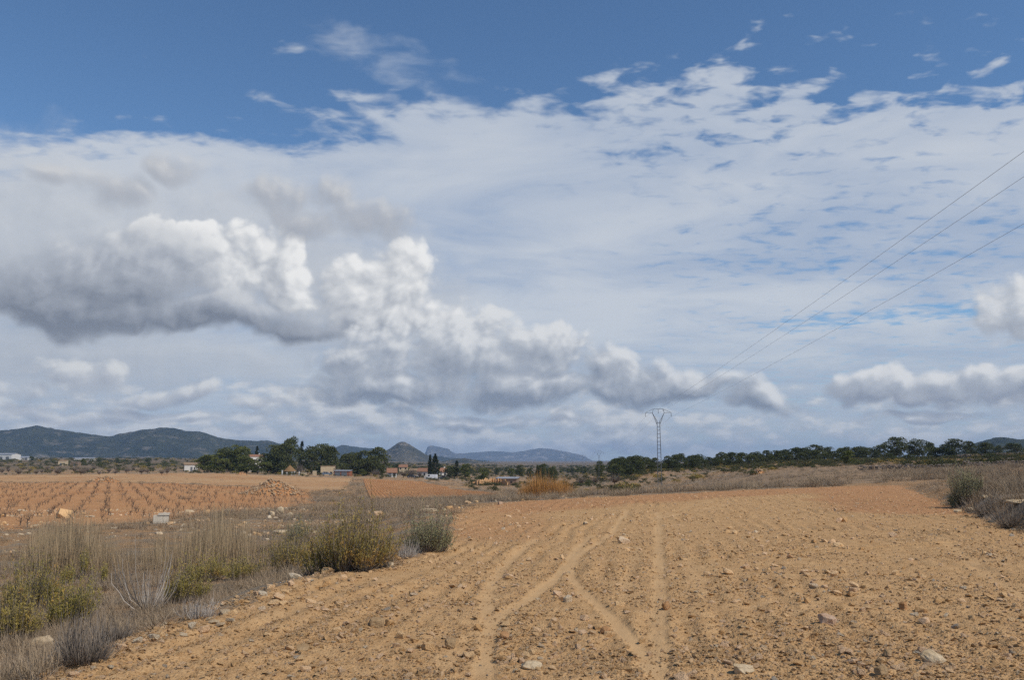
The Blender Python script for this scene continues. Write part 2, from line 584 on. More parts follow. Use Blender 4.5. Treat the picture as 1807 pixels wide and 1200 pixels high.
def link(o, parent=None):
    col.objects.link(o)
    if parent is not None:
        o.parent = parent
    return o


def mesh_np(name, verts, faces, mat=None, smooth=False, attrs=None):
    """verts (n,3); faces (m,k) array with constant k, or a list of such arrays"""
    me = bpy.data.meshes.new(name)
    verts = np.asarray(verts, np.float32)
    fl = faces if isinstance(faces, list) else [faces]
    fl = [np.asarray(f, np.int32) for f in fl if len(f)]
    me.vertices.add(len(verts))
    me.vertices.foreach_set('co', verts.ravel())
    nl = sum(f.size for f in fl)
    npoly = sum(len(f) for f in fl)
    me.loops.add(nl)
    me.polygons.add(npoly)
    me.loops.foreach_set('vertex_index', np.concatenate([f.ravel() for f in fl]))
    st, cur = [], 0
    for f in fl:
        st.append(cur + np.arange(len(f)) * f.shape[1])
        cur += f.size
    me.polygons.foreach_set('loop_start', np.concatenate(st).astype(np.int32))
    me.update(calc_edges=True)
    me.validate()
    if smooth:
        me.polygons.foreach_set('use_smooth', np.ones(npoly, bool))
    for k, v in (attrs or {}).items():
        a = me.attributes.new(k, 'FLOAT', 'POINT')
        a.data.foreach_set('value', np.asarray(v, np.float32))
    if mat is not None:
        me.materials.append(mat)
    return me


class MB:
    """collects boxes, tubes and ribbons, then links them as one mesh object"""
    def __init__(s):
        s.v, s.f = [], []

    def add(s, v, f):
        b = len(s.v)
        s.v += [tuple(p) for p in v]
        s.f += [tuple(i + b for i in q) for q in f]
        return s

    def box(s, x0, x1, y0, y1, z0, z1):
        v = [(x, y, z) for z in (z0, z1) for y in (y0, y1) for x in (x0, x1)]
        return s.add(v, [(0, 2, 3, 1), (4, 5, 7, 6), (0, 1, 5, 4), (2, 6, 7, 3), (0, 4, 6, 2), (1, 3, 7, 5)])

    def tube(s, pts, radii, n=4, cap=True):
        pts = [Vector(p) for p in pts]
        v, f = [], []
        for i, p in enumerate(pts):
            t = (pts[min(i + 1, len(pts) - 1)] - pts[max(i - 1, 0)])
            if t.length < 1e-9:
                t = Vector((0, 0, 1))
            t.normalize()
            u = t.cross(Vector((0, 0, 1)) if abs(t.z) < .9 else Vector((1, 0, 0))).normalized()
            w = t.cross(u)
            for k in range(n):
                a = 2 * math.pi * (k + .5) / n
                v.append(p + (u * math.cos(a) + w * math.sin(a)) * radii[i])
        for i in range(len(pts) - 1):
            for k in range(n):
                f.append((i * n + k, i * n + (k + 1) % n, (i + 1) * n + (k + 1) % n, (i + 1) * n + k))
        if cap:
            f.append(tuple(range(n - 1, -1, -1)))
            f.append(tuple((len(pts) - 1) * n + k for k in range(n)))
        return s.add(v, f)

    def bar(s, a, b, w):
        return s.tube([a, b], [w * .7071, w * .7071], 4)

    def prism(s, prof, y0, y1):
        """profile in x,z extruded along y"""
        n = len(prof)
        v = [(x, y0, z) for x, z in prof] + [(x, y1, z) for x, z in prof]
        f = [tuple(range(n)), tuple(range(2 * n - 1, n - 1, -1))]
        f += [(i, i + n, (i + 1) % n + n, (i + 1) % n) for i in range(n)]
        return s.add(v, f)

    def mesh(s, name, mat=None, smooth=False):
        me = bpy.data.meshes.new(name)
        me.from_pydata(s.v, [], s.f)
        if smooth:
            me.polygons.foreach_set('use_smooth', np.ones(len(me.polygons), bool))
        if mat:
            me.materials.append(mat)
        me.update()
        return me

    def build(s, name, mat=None, parent=None, smooth=False):
        return link(bpy.data.objects.new(name, s.mesh(name, mat, smooth)), parent)


def tag(o, label, cat, group=None):
    o['label'] = label
    o['category'] = cat
    if group:
        o['group'] = group
    return o


def empty(name, loc, rz=0.0):
    o = bpy.data.objects.new(name, None)
    o.empty_display_size = 0.2
    col.objects.link(o)
    o.location = loc
    o.rotation_euler = (0, 0, rz)
    return o


def copy_tree(o, parent=None):
    c = o.copy()
    col.objects.link(c)
    c.parent = parent
    for ch in list(o.children):
        copy_tree(ch, c)
    return c


# ---------------------------------------------------------------- materials
def mat(name, fn=None, color=None, rough=0.9, spec=0.15):
    m = bpy.data.materials.new(name)
    m.use_nodes = True
    nt = m.node_tree
    b = nt.nodes['Principled BSDF']
    b.inputs['Roughness'].default_value = rough
    b.inputs['Specular IOR Level'].default_value = spec
    if color is not None and fn is None:
        # plain surfaces still get a little unevenness
        t = nt.nodes.new('ShaderNodeTexCoord')
        v = Nd(nt, t.outputs['Object'])
        k = n_noise(v, 2.3, 5, .6) * 0.6 + n_noise(v, 14.0, 3, .6) * 0.4
        c = n_mix(nt, k.step(.3, .7), tuple(x * .82 for x in color), tuple(min(1, x * 1.12) for x in color))
        nt.links.new(c.s, b.inputs['Base Color'])
    elif fn is not None:
        c, h, dist = fn(nt)
        nt.links.new(c.s, b.inputs['Base Color'])
        if h is not None:
            bp = nt.nodes.new('ShaderNodeBump')
            bp.inputs['Distance'].default_value = dist
            bp.inputs['Strength'].default_value = 1.0
            nt.links.new(h.s, bp.inputs['Height'])
            nt.links.new(bp.outputs[0], b.inputs['Normal'])
    return m


def pos(nt):
    g = nt.nodes.new('ShaderNodeNewGeometry')
    return Nd(nt, g.outputs['Position'])


def obj_c(nt):
    t = nt.nodes.new('ShaderNodeTexCoord')
    return Nd(nt, t.outputs['Object'])


def attr(nt, name):
    a = nt.nodes.new('ShaderNodeAttribute')
    a.attribute_name = name
    return Nd(nt, a.outputs['Fac'])


def rnd(nt):
    a = nt.nodes.new('ShaderNodeObjectInfo')
    return Nd(nt, a.outputs['Random'])


def f_field(nt):
    p = pos(nt)
    tr, rd = attr(nt, 'track'), attr(nt, 'red')
    big = n_noise(p, 0.35, 4, .6)
    mid = n_noise(p, 3.0, 5, .65)
    fine = n_noise(p, 38.0, 4, .7)
    grit = n_voro(p, 55.0, dim='3D')
    tan = n_mix(nt, mid.step(.32, .68), (.405, .225, .092), (.525, .318, .146))
    red = n_mix(nt, mid.step(.3, .7), (.345, .145, .056), (.430, .205, .090))
    c = n_mix(nt, (rd + (big - .5) * .55 + (mid - .5) * .3).step(.25, .85), tan, red)
    c = n_mix(nt, fine.step(.30, .75) * .55, c, (.61, .42, .222))
    c = n_mix(nt, fine.step(.52, .28) * .35, c, (.27, .155, .07))
    c = n_mix(nt, tr * (mid.step(.25, .6) * .35 + .45), c, (.535, .350, .176))
    h = (mid * .35 + fine * .45 + grit * .45) * (1.0 - tr * .62)
    return c, h, 0.022


def f_land(nt):
    p = pos(nt)
    big = n_noise(p, 0.06, 5, .6)
    mid = n_noise(p, 0.7, 5, .65)
    fine = n_noise(p, 9.0, 4, .7)
    g = n_mix(nt, fine.step(.3, .7), (.20, .155, .105), (.33, .27, .195))
    s = n_mix(nt, fine.step(.3, .7), (.33, .185, .085), (.46, .285, .145))
    c = n_mix(nt, (mid * .6 + big * .5).step(.46, .62), g, s)
    x, y, z = n_sep(p)
    far = (y * y + x * x)._m('SQRT').step(330.0, 620.0)
    huge = n_noise(n_vec(nt, x, y * .35, 0.0), .022, 4, .6)
    maquis = n_mix(nt, huge.step(.40, .62), (.075, .068, .040), (.205, .150, .098))
    c = n_mix(nt, far * .85, c, maquis)
    return c, fine + mid, 0.12


def f_vine(nt):
    p = pos(nt)
    big, mid, fine = n_noise(p, 0.05, 4, .6), n_noise(p, .6, 5, .65), n_noise(p, 7.0, 4, .7)
    c = n_mix(nt, (mid * .6 + big * .5).step(.35, .70), (.42, .185, .072), (.52, .285, .130))
    c = n_mix(nt, fine.step(.5, .75) * .6, c, (.50, .36, .22))
    return c, fine, .10


def f_ochre(nt):
    p = pos(nt)
    big, mid, fine = n_noise(p, 0.03, 4, .6), n_noise(p, .35, 5, .65), n_noise(p, 5.0, 4, .7)
    c = n_mix(nt, (mid * .5 + big * .6).step(.35, .72), (.40, .205, .09), (.50, .32, .165))
    c = n_mix(nt, fine.step(.5, .75) * .5, c, (.52, .39, .24))
    return c, fine, .10


def f_fallow(nt):
    p = pos(nt)
    big, mid, fine = n_noise(p, 0.04, 4, .6), n_noise(p, .5, 5, .65), n_noise(p, 6.0, 4, .7)
    c = n_mix(nt, (mid * .6 + big * .5).step(.40, .68), (.205, .150, .098), (.355, .235, .135))
    c = n_mix(nt, fine.step(.5, .75) * .5, c, (.42, .32, .21))
    return c, fine, .10


def f_furrow(nt):
    p = pos(nt)
    mid, fine = n_noise(p, .25, 5, .65), n_noise(p, 4.0, 4, .7)
    c = n_mix(nt, mid.step(.35, .65), (.375, .165, .062), (.46, .245, .11))
    c = n_mix(nt, fine.step(.5, .75) * .55, c, (.52, .37, .22))
    return c, fine, .10


def f_stone(nt):
    r = rnd(nt)
    o = obj_c(nt)
    n = n_noise(o, 3.0, 5, .65)
    c = n_mix(nt, r.step(.0, .45, smooth=False), (.57, .335, .145), (.76, .50, .255))
    c = n_mix(nt, r.step(.50, .80, smooth=False), c, (.76, .51, .305))
    c = n_mix(nt, r.step(.93, .96), c, (.64, .51, .345))
    c = n_mix(nt, r.step(.985, .992), c, (.42, .36, .28))
    c = n_mix(nt, n.step(.40, .75) * .5, c, (.54, .33, .15))
    return c, n_noise(o, 9.0, 4, .65), .03


def f_stone_pale(nt):
    r = rnd(nt)
    o = obj_c(nt)
    n = n_noise(o, 4.0, 5, .65)
    c = n_mix(nt, r.step(.0, 1.0, smooth=False), (.54, .41, .255), (.66, .55, .39))
    c = n_mix(nt, n.step(.45, .75) * .6, c, (.44, .30, .17))
    return c, n_noise(o, 9.0, 4, .65), .03


def f_tint(lo, hi, hot=None, k=.35):
    def fn(nt):
        t = attr(nt, 'tint')
        r = rnd(nt)
        c = n_mix(nt, (t * .75 + r * .25), lo, hi)
        if hot:
            c = n_mix(nt, n_noise(obj_c(nt), 3.2, 2, .5).step(.50, .72) * k * 2.0, c, hot)
        return c, None, 0
    return fn


M = {}
M['field'] = mat('field_soil', f_field, rough=.95, spec=.08)
M['land'] = mat('dry_scrub_ground', f_land, rough=.95, spec=.08)
M['vine_soil'] = mat('red_vineyard_soil', f_vine, rough=.95, spec=.08)
M['ochre'] = mat('ochre_soil', f_ochre, rough=.95, spec=.08)
M['fallow'] = mat('fallow_soil', f_fallow, rough=.95, spec=.08)
M['furrow'] = mat('furrowed_red_soil', f_furrow, rough=.95, spec=.08)
M['stone'] = mat('field_stone', f_stone, rough=.9, spec=.15)
M['pale_stone'] = mat('pale_limestone', f_stone_pale, rough=.9, spec=.15)
M['grass'] = mat('dry_grass', f_tint((.13, .092, .060), (.48, .365, .235)), rough=.9)
M['reed'] = mat('dry_reed', f_tint((.15, .105, .062), (.56, .42, .25)), rough=.85)
M['cane'] = mat('orange_cane', f_tint((.33, .150, .050), (.60, .325, .110)), rough=.85)
M['twig'] = mat('grey_twig', f_tint((.12, .098, .075), (.30, .25, .20)), rough=.9)
M['dead'] = mat('bleached_twig', f_tint((.25, .215, .175), (.54, .48, .41)), rough=.9)
M['broom'] = mat('broom_leaf', f_tint((.17, .140, .040), (.40, .305, .085), (.56, .30, .08)), rough=.8)
M['broom_y'] = mat('yellow_broom_leaf', f_tint((.17, .150, .038), (.40, .32, .085), (.50, .28, .075), .5), rough=.8)
M['broom_g'] = mat('grey_green_leaf', f_tint((.15, .15, .075), (.37, .34, .18)), rough=.85)
M['vine'] = mat('vine_wood', f_tint((.13, .092, .066), (.28, .20, .145)), rough=.9)
M['bark'] = mat('pine_bark', color=(.11, .075, .05))
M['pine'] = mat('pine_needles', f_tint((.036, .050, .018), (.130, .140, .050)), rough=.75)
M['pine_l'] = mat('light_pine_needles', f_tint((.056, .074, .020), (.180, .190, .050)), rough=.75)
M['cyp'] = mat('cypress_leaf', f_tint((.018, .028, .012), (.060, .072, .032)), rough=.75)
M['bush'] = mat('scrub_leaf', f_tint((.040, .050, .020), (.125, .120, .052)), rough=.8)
M['bare'] = mat('bare_twigs', f_tint((.11, .088, .068), (.26, .215, .175)), rough=.9)

# ---------------------------------------------------------------- the ground, one polar sheet cut into its plots
azs = np.concatenate([np.radians(np.arange(-180, -42, 4.0)), np.radians(np.arange(-40, 40.001, 0.125)), np.radians(np.arange(42, 180, 4.0))])
rs = [0.0]
r_ = 0.4
while r_ < 13000:
    rs.append(r_)
    r_ *= 1.12 if r_ < 3 else 1.0065 if r_ < 60 else 1.012 if r_ < 400 else 1.035
rs = np.array(rs)
NA, NR = len(azs), len(rs)
AA, RR = np.meshgrid(azs, rs)
GX, GY = (RR * np.sin(AA)).ravel(), (RR * np.cos(AA)).ravel()
GZ = terrain(GX, GY)
idx = np.arange(NA * NR).reshape(NR, NA)
nxt = np.roll(idx, -1, axis=1)
quads = np.stack([idx[:-1], nxt[:-1], nxt[1:], idx[1:]], -1).reshape(-1, 4)[:, ::-1]
cx, cy = GX[quads].mean(1), GY[quads].mean(1)
cr = np.hypot(cx, cy)
cpx = 903.5 + F * np.tan(np.clip(np.arctan2(cx, cy), -1.4, 1.4)) / cp


def px_poly(pts):
    out = []
    for p in pts:
        h = hit(*p)
        out.append((h.x, h.y))
    return np.array(out)


def near_mask(limit, P):
    m = np.zeros(len(cx), bool)
    k = cr < limit
    m[k] = poly_sd(P, cx[k] + fbm(cx[k] / 3, cy[k] / 3, 2, 5) * .5, cy[k]) < 0
    return m


VINEYARD = np.array([tuple(at(px, D)[:2]) for px, D in [(-420, 38), (0, 40), (60, 43), (290, 50), (420, 62), (560, 95), (545, 165), (300, 188), (0, 196), (-420, 200)]])
OCHRE = np.array([tuple(at(px, D)[:2]) for px, D in [(-420, 206), (0, 202), (300, 194), (440, 180), (555, 150), (612, 170), (620, 320), (500, 330), (430, 350), (330, 330), (0, 290), (-420, 280)]])
FALLOW = np.array([tuple(at(px, D)[:2]) for px, D in [(1185, 95), (1190, 130), (1250, 160), (1400, 170), (1560, 180), (1585, 120), (1590, 66), (1560, 62), (1400, 54), (1250, 50), (1215, 62)]])
RED_PATCH = np.array([tuple(at(px, D)[:2]) for px, D in [(1745, 55), (1760, 78), (2100, 78), (2100, 55)]])
reg = np.zeros(len(cx), int)
kf = cr < 80
tmp = np.full(len(cx), 9.0)
tmp[kf] = poly_sd(FIELD, cx[kf], cy[kf]) + fbm(cx[kf] / 1.2, cy[kf] / 1.2, 3, 5) * .5
reg[tmp < 0.05] = 1
for k, (P, lim) in enumerate(((VINEYARD, 260), (OCHRE, 420), (FALLOW, 300), (RED_PATCH, 160))):
    reg[(reg == 0) & near_mask(lim, P)] = (2, 3, 4, 2)[k]

G_FIELD = None
for code, name, m in ((0, 'ground', 'land'), (1, 'field', 'field'), (2, 'vineyard_soil', 'vine_soil'), (3, 'ochre_field', 'ochre'), (4, 'fallow_field', 'fallow')):
    q = quads[reg == code]
    u, inv = np.unique(q.ravel(), return_inverse=True)
    vx, vy = GX[u], GY[u]
    at_ = None
    if code == 1:
        rv = np.hypot(vx, vy)
        pxv = 903.5 + F * np.tan(np.clip(np.arctan2(vx, vy), -1.4, 1.4)) / cp
        sdv = poly_sd(FIELD, vx, vy)
        edge = np.where(pxv > 880, sstep(-6.5 - 3 * fbm(vx / 3, vy / 3, 2, 91), -1.5, sdv), 0) * sstep(26, 32, rv)
        leftred = sstep(12, 20, rv) * (1 - sstep(900, 1080, pxv)) * .62
        bandr = np.exp(-((rv - 25 - fbm(vx / 4, vy / 4, 2, 92) * 6) / 5) ** 2) * sstep(1300, 1450, pxv) * .35
        at_ = {'track': track_mask(vx, vy), 'red': np.clip(edge * 1.35 + leftred + bandr, 0, 1)}
    me = mesh_np(name, np.stack([vx, vy, GZ[u]], 1), inv.reshape(-1, 4), M[m], True, at_)
    o = link(bpy.data.objects.new(name, me))
    o['kind'] = 'structure'
    if code == 1:
        G_FIELD = o

# the furrowed red field beyond the track: real ridges on their own sheet
fa = [at(652, 108), at(868, 118), at(880, 128), at(742, 300), at(640, 300)]
v0, v1, v2, v3 = at(652, 106), at(905, 118), at(742, 310), at(640, 310)
nu, nv = 420, 90
us, vs_ = np.meshgrid(np.linspace(0, 1, nu), np.linspace(0, 1, nv))
fxx = (v0.x * (1 - us) + v1.x * us) * (1 - vs_) + (v3.x * (1 - us) + v2.x * us) * vs_
fyy = (v0.y * (1 - us) + v1.y * us) * (1 - vs_) + (v3.y * (1 - us) + v2.y * us) * vs_
fzz = terrain(fxx.ravel(), fyy.ravel(), False).reshape(fxx.shape) + 0.10
wd = 34.0 / .95 * 1.0
fzz = fzz + 0.11 * np.abs(np.sin(us * math.pi * 34 + .25 * fbm(fxx / 6, fyy / 6, 2, 7))) - 0.35 * (1 - sstep(0, .02, np.minimum(np.minimum(us, 1 - us), np.minimum(vs_, 1 - vs_)))) + .05 * fbm(fxx / .8, fyy / .8, 2, 9)
ii = np.arange(nu * nv).reshape(nv, nu)
me = mesh_np('furrowed_field', np.stack([fxx.ravel(), fyy.ravel(), fzz.ravel()], 1),
             np.stack([ii[:-1, :-1], ii[:-1, 1:], ii[1:, 1:], ii[1:, :-1]], -1).reshape(-1, 4), M['furrow'], True)
link(bpy.data.objects.new('furrowed_field', me))['kind'] = 'structure'


# ---------------------------------------------------------------- hills and mountains
def f_hill(dark, light, rock, s):
    def fn(nt):
        p = pos(nt)
        x, y, z = n_sep(p)
        big = n_noise(p, .0035 * s, 5, .6)
        mid = n_noise(p, .018 * s, 5, .65)
        fine = n_voro(p, .075 * s, dim='3D')
        c = n_mix(nt, (big * .7 + mid * .4).step(.42, .66), dark, light)
        c = n_mix(nt, fine.step(.25, .65) * .6, c, tuple(v * .45 for v in dark))
        rk = (mid * .8 + n_noise(n_vec(nt, x, y, z * 4.0), .012 * s, 4, .6) * .6).step(.74, .92)
        c = n_mix(nt, rk * .8, c, rock)
        return c, fine * .8 + mid * 1.5, 9.0 / s
    return fn


M['hill'] = mat('pine_clad_hill', f_hill((.018, .028, .012), (.060, .064, .030), (.20, .17, .13), 1.0))
M['cone'] = mat('rocky_scrub_hill', f_hill((.055, .058, .036), (.17, .145, .10), (.33, .28, .22), 1.3))
M['mount'] = mat('limestone_mountain', f_hill((.085, .090, .075), (.20, .18, .15), (.42, .36, .31), .5))


def ridge(name, pts, D, depth, mat_, base=-15, seed=1, rough=1.0, n=420, ahead=0.55, crisp=False):
    """a hill whose crest follows the skyline seen in the photograph, with real slopes in front and behind"""
    P = np.array(pts, float)
    pxs = np.linspace(P[0, 0], P[-1, 0], n)
    crest_py = np.interp(pxs, P[:, 0], P[:, 1])
    if not crisp:
        k = np.hanning(max(5, int(9 * n / (P[-1, 0] - P[0, 0]))) | 1)
        k /= k.sum()
        pad = len(k) // 2
        crest_py = np.convolve(np.pad(crest_py, pad, mode='edge'), k, 'valid')
    ang = np.array([math.tan(azel(a, b)[1]) / max(.2, math.cos(azel(a, b)[0])) for a, b in zip(pxs, crest_py)])
    nv_ = 90
    ts = np.linspace(-1, 1, nv_)
    X, Y, Z = [], [], []
    for t in ts:
        Dy = D + t * depth
        x = Dy * cp * (pxs - 903.5) / F
        wob = fbm(pxs / 90.0, np.full_like(pxs, t * 1.5), 3, seed + 3) * .5
        tt = np.clip(t + wob * (1 - t * t) * .5 * (t < 0), -1, 1)
        prof = np.clip(1 - np.abs(tt) ** 1.25, 0, 1)
        prof = prof ** (1.15 if t < 0 else .8)
        crest = EYE + D * ang
        spur = fbm(x / (depth * .16), np.full_like(x, Dy) / (depth * .4), 5, seed) * .5 * (1 - np.abs(2 * prof - 1) ** 2) * (crest - base) * rough * .6
        trees = fbm(x / (D * .006), np.full_like(x, Dy) / (D * .006), 3, seed + 5) * D * .0011 * prof ** .3
        cap = base + (crest - base) * prof
        X.append(x); Y.append(np.full_like(x, Dy)); Z.append(np.minimum(cap + spur, EYE + Dy * np.interp(ang, [-1, 1], [-1, 1]) + (0 if t >= 0 else 0)) * (1) + trees)
    X, Y, Z = (np.array(a).ravel() for a in (X, Y, Z))
    ii = np.arange(n * nv_).reshape(nv_, n)
    me = mesh_np(name, np.stack([X, Y, Z], 1), np.stack([ii[:-1, :-1], ii[:-1, 1:], ii[1:, 1:], ii[1:, :-1]], -1).reshape(-1, 4), mat_, True)
    o = link(bpy.data.objects.new(name, me))
    o['kind'] = 'structure'
    return o


ridge('mountain', [(690, 818), (735, 808), (749, 801), (754, 789), (758, 786.5), (766, 787), (776, 789.5), (791, 792), (795, 796), (803, 800), (812, 803)], 9300, 420, M['mount'], seed=4, crisp=True, rough=.6)
ridge('mountain', [(770, 820), (800, 801), (835, 799.5), (862, 797), (884, 797), (905, 798.5), (922, 797), (940, 793.5), (957, 791), (972, 792.5), (1000, 797), (1018, 801), (1034, 807), (1048, 815), (1075, 824)], 10400, 700, M['mount'], seed=9, rough=.8)
ridge('hill', [(560, 806), (590, 791), (601, 786), (612, 787), (640, 790), (680, 794), (720, 800), (790, 808), (850, 813), (960, 824)], 5200, 520, M['hill'], seed=14)
ridge('hill', [(-420, 772), (-250, 764), (-120, 768), (0, 760), (30, 757), (62, 751), (92, 757), (130, 763), (188, 770), (215, 764), (252, 758), (290, 754), (305, 756), (326, 760), (350, 761), (383, 772), (422, 777), (452, 779), (470, 777), (492, 783), (520, 791), (560, 799), (620, 809), (680, 822)], 3600, 620, M['hill'], seed=21, n=700)
ridge('hill', [(640, 823), (668, 803), (686, 793), (700, 783), (706, 780.5), (713, 780.5), (720, 784), (740, 796), (757, 805), (775, 813), (800, 822)], 3300, 330, M['cone'], seed=33, rough=.7)
ridge('hill', [(745, 826), (775, 816), (800, 811), (818, 808.5), (835, 812), (860, 817), (900, 820), (960, 826)], 2500, 260, M['cone'], seed=41)
ridge('hill', [(1690, 800), (1716, 784), (1735, 779), (1757, 773), (1776, 772), (1800, 776), (1840, 774), (1900, 780), (2050, 800)], 1900, 240, M['hill'], base=-5, seed=52, n=260)

# ---------------------------------------------------------------- stones
def hull_stone(seed, n=15, flat_=.62):
    rg = np.random.default_rng(seed)
    p = rg.normal(size=(n, 3))
    p /= np.linalg.norm(p, axis=1)[:, None]
    p = np.sign(p) * np.abs(p) ** .72
    p *= np.array([1.0, rg.uniform(.62, .9), flat_ * rg.uniform(.75, 1.15)]) * rg.uniform(.85, 1.05, (n, 1)) * .55
    bm = bmesh.new()
    for q in p:
        bm.verts.new(q)
    r = bmesh.ops.convex_hull(bm, input=bm.verts)
    junk = [g for g in r['geom_interior'] if isinstance(g, bmesh.types.BMVert)] + [g for g in r['geom_unused'] if isinstance(g, bmesh.types.BMVert)]
    if junk:
        bmesh.ops.delete(bm, geom=list(set(junk)), context='VERTS')
    return bm


def stone_mesh(name, seed, mat_, n=15, flat_=.62, bevel=0.0):
    bm = hull_stone(seed, n, flat_)
    if bevel:
        bmesh.ops.bevel(bm, geom=list(bm.edges), offset=bevel, segments=1, affect='EDGES', clamp_overlap=True)
    bmesh.ops.triangulate(bm, faces=bm.faces)
    me = bpy.data.meshes.new(name)
    bm.to_mesh(me)
    bm.free()
    me.materials.append(mat_)
    return me


SMALL = [stone_mesh('clod', 100 + k, M['stone'], 11, .52) for k in range(8)]
BIG = [stone_mesh('stone', 200 + k, M['stone'], 15) for k in range(12)]
BIGP = [stone_mesh('stone', 240 + k, M['pale_stone'], 15, .5) for k in range(6)]


def scatter(name, pts, rots, scls, idxs, meshes, parent=None):
    """one countless mass: points that carry a mesh each"""
    coll = bpy.data.collections.new(name + '_kinds')
    for k, me in enumerate(meshes):
        coll.objects.link(bpy.data.objects.new('%s_kind_%02d' % (name, k), me))
    me = bpy.data.meshes.new(name)
    me.vertices.add(len(pts))
    me.vertices.foreach_set('co', np.asarray(pts, np.float32).ravel())
    for nm, tp, key, v in (('rot', 'FLOAT_VECTOR', 'vector', rots), ('scl', 'FLOAT_VECTOR', 'vector', scls)):
        a = me.attributes.new(nm, tp, 'POINT')
        a.data.foreach_set(key, np.asarray(v, np.float32).ravel())
    a = me.attributes.new('pick', 'INT', 'POINT')
    a.data.foreach_set('value', np.asarray(idxs, np.int32))
    o = link(bpy.data.objects.new(name, me), parent)
    g = bpy.data.node_groups.new(name, 'GeometryNodeTree')
    g.interface.new_socket('Geometry', in_out='INPUT', socket_type='NodeSocketGeometry')
    g.interface.new_socket('Geometry', in_out='OUTPUT', socket_type='NodeSocketGeometry')
    gi, go = g.nodes.new('NodeGroupInput'), g.nodes.new('NodeGroupOutput')
    ci = g.nodes.new('GeometryNodeCollectionInfo')
    ci.inputs['Collection'].default_value = coll
    ci.inputs['Separate Children'].default_value = True
    ci.inputs['Reset Children'].default_value = True
    ip = g.nodes.new('GeometryNodeInstanceOnPoints')
    ip.inputs['Pick Instance'].default_value = True

    def named(nm, t):
        n = g.nodes.new('GeometryNodeInputNamedAttribute')
        n.data_type = t
        n.inputs['Name'].default_value = nm
        return n.outputs['Attribute']
    e2r = g.nodes.new('FunctionNodeEulerToRotation')
    g.links.new(named('rot', 'FLOAT_VECTOR'), e2r.inputs[0])
    g.links.new(gi.outputs[0], ip.inputs['Points'])
    g.links.new(ci.outputs[0], ip.inputs['Instance'])
    g.links.new(named('pick', 'INT'), ip.inputs['Instance Index'])
    g.links.new(e2r.outputs[0], ip.inputs['Rotation'])
    g.links.new(named('scl', 'FLOAT_VECTOR'), ip.inputs['Scale'])
    g.links.new(ip.outputs[0], go.inputs[0])
    md = o.modifiers.new('scatter', 'NODES')
    md.node_group = g
    o['kind'] = 'stuff'
    return o


# stones of the field: many small clods, denser in a few drifts and none in the wheel tracks
N = 240000
px = rng.uniform(-120, 1930, N)
rr = np.where(rng.uniform(0, 1, N) < .5, np.exp(rng.uniform(math.log(4.8), math.log(58), N)), EYE * F / (rng.uniform(868, 1230, N) - 812))
sx, sy = rr * cp * (px - 903.5) / F, rr.copy()
sd = poly_sd(FIELD, sx, sy)
den = .22 + 1.5 * np.clip(fbm(sx / .9, sy / .9, 3, 71) + .08, 0, 1) + .5 * np.clip(fbm(sx / 3.5, sy / 3.5, 2, 73), 0, 1) + .35 * sstep(-1.0, 0.0, sd)
keep = (sd < .35) & (rng.uniform(0, 1, N) < den * .74) & (rng.uniform(0, 1, N) > track_mask(sx, sy) * 1.02)
sx, sy, rr = sx[keep], sy[keep], rr[keep]
size = np.exp(rng.normal(math.log(.020), .52, len(sx))) * np.clip(rr / 11, .8, 2.4) ** .55
size = np.clip(size, .013, .10)
# cobbles lying in loose drifts among them
nm = 9000
rm = np.where(rng.uniform(0, 1, nm) < .6, np.exp(rng.uniform(math.log(5), math.log(45), nm)), EYE * F / (rng.uniform(900, 1230, nm) - 812))
mx, my = rm * cp * (rng.uniform(-100, 1900, nm) - 903.5) / F, rm
okm = (poly_sd(FIELD, mx, my) < .2) & (rng.uniform(0, 1, nm) < np.clip(.18 + 1.9 * fbm(mx / 1.1, my / 1.1, 3, 171), .03, 1)) & (rng.uniform(0, 1, nm) > track_mask(mx, my) * 1.6)
mx, my, rm = mx[okm], my[okm], rm[okm]
sx, sy, rr = np.concatenate([sx, mx]), np.concatenate([sy, my]), np.concatenate([rr, rm])
size = np.concatenate([size, np.clip(np.exp(rng.normal(math.log(.052), .30, len(mx))) * np.clip(rm / 10, .8, 1.9) ** .5, .035, .12)])
big = size > 1e9
szz = terrain(sx, sy)
n = len(sx)
scatter('clods', np.stack([sx, sy, szz + size * .12], 1), np.stack([rng.uniform(-.5, .5, n), rng.uniform(-.5, .5, n), rng.uniform(0, 6.28, n)], 1),
        size[:, None] * rng.uniform(.75, 1.25, (n, 3)), rng.integers(0, 8, n), SMALL, G_FIELD)

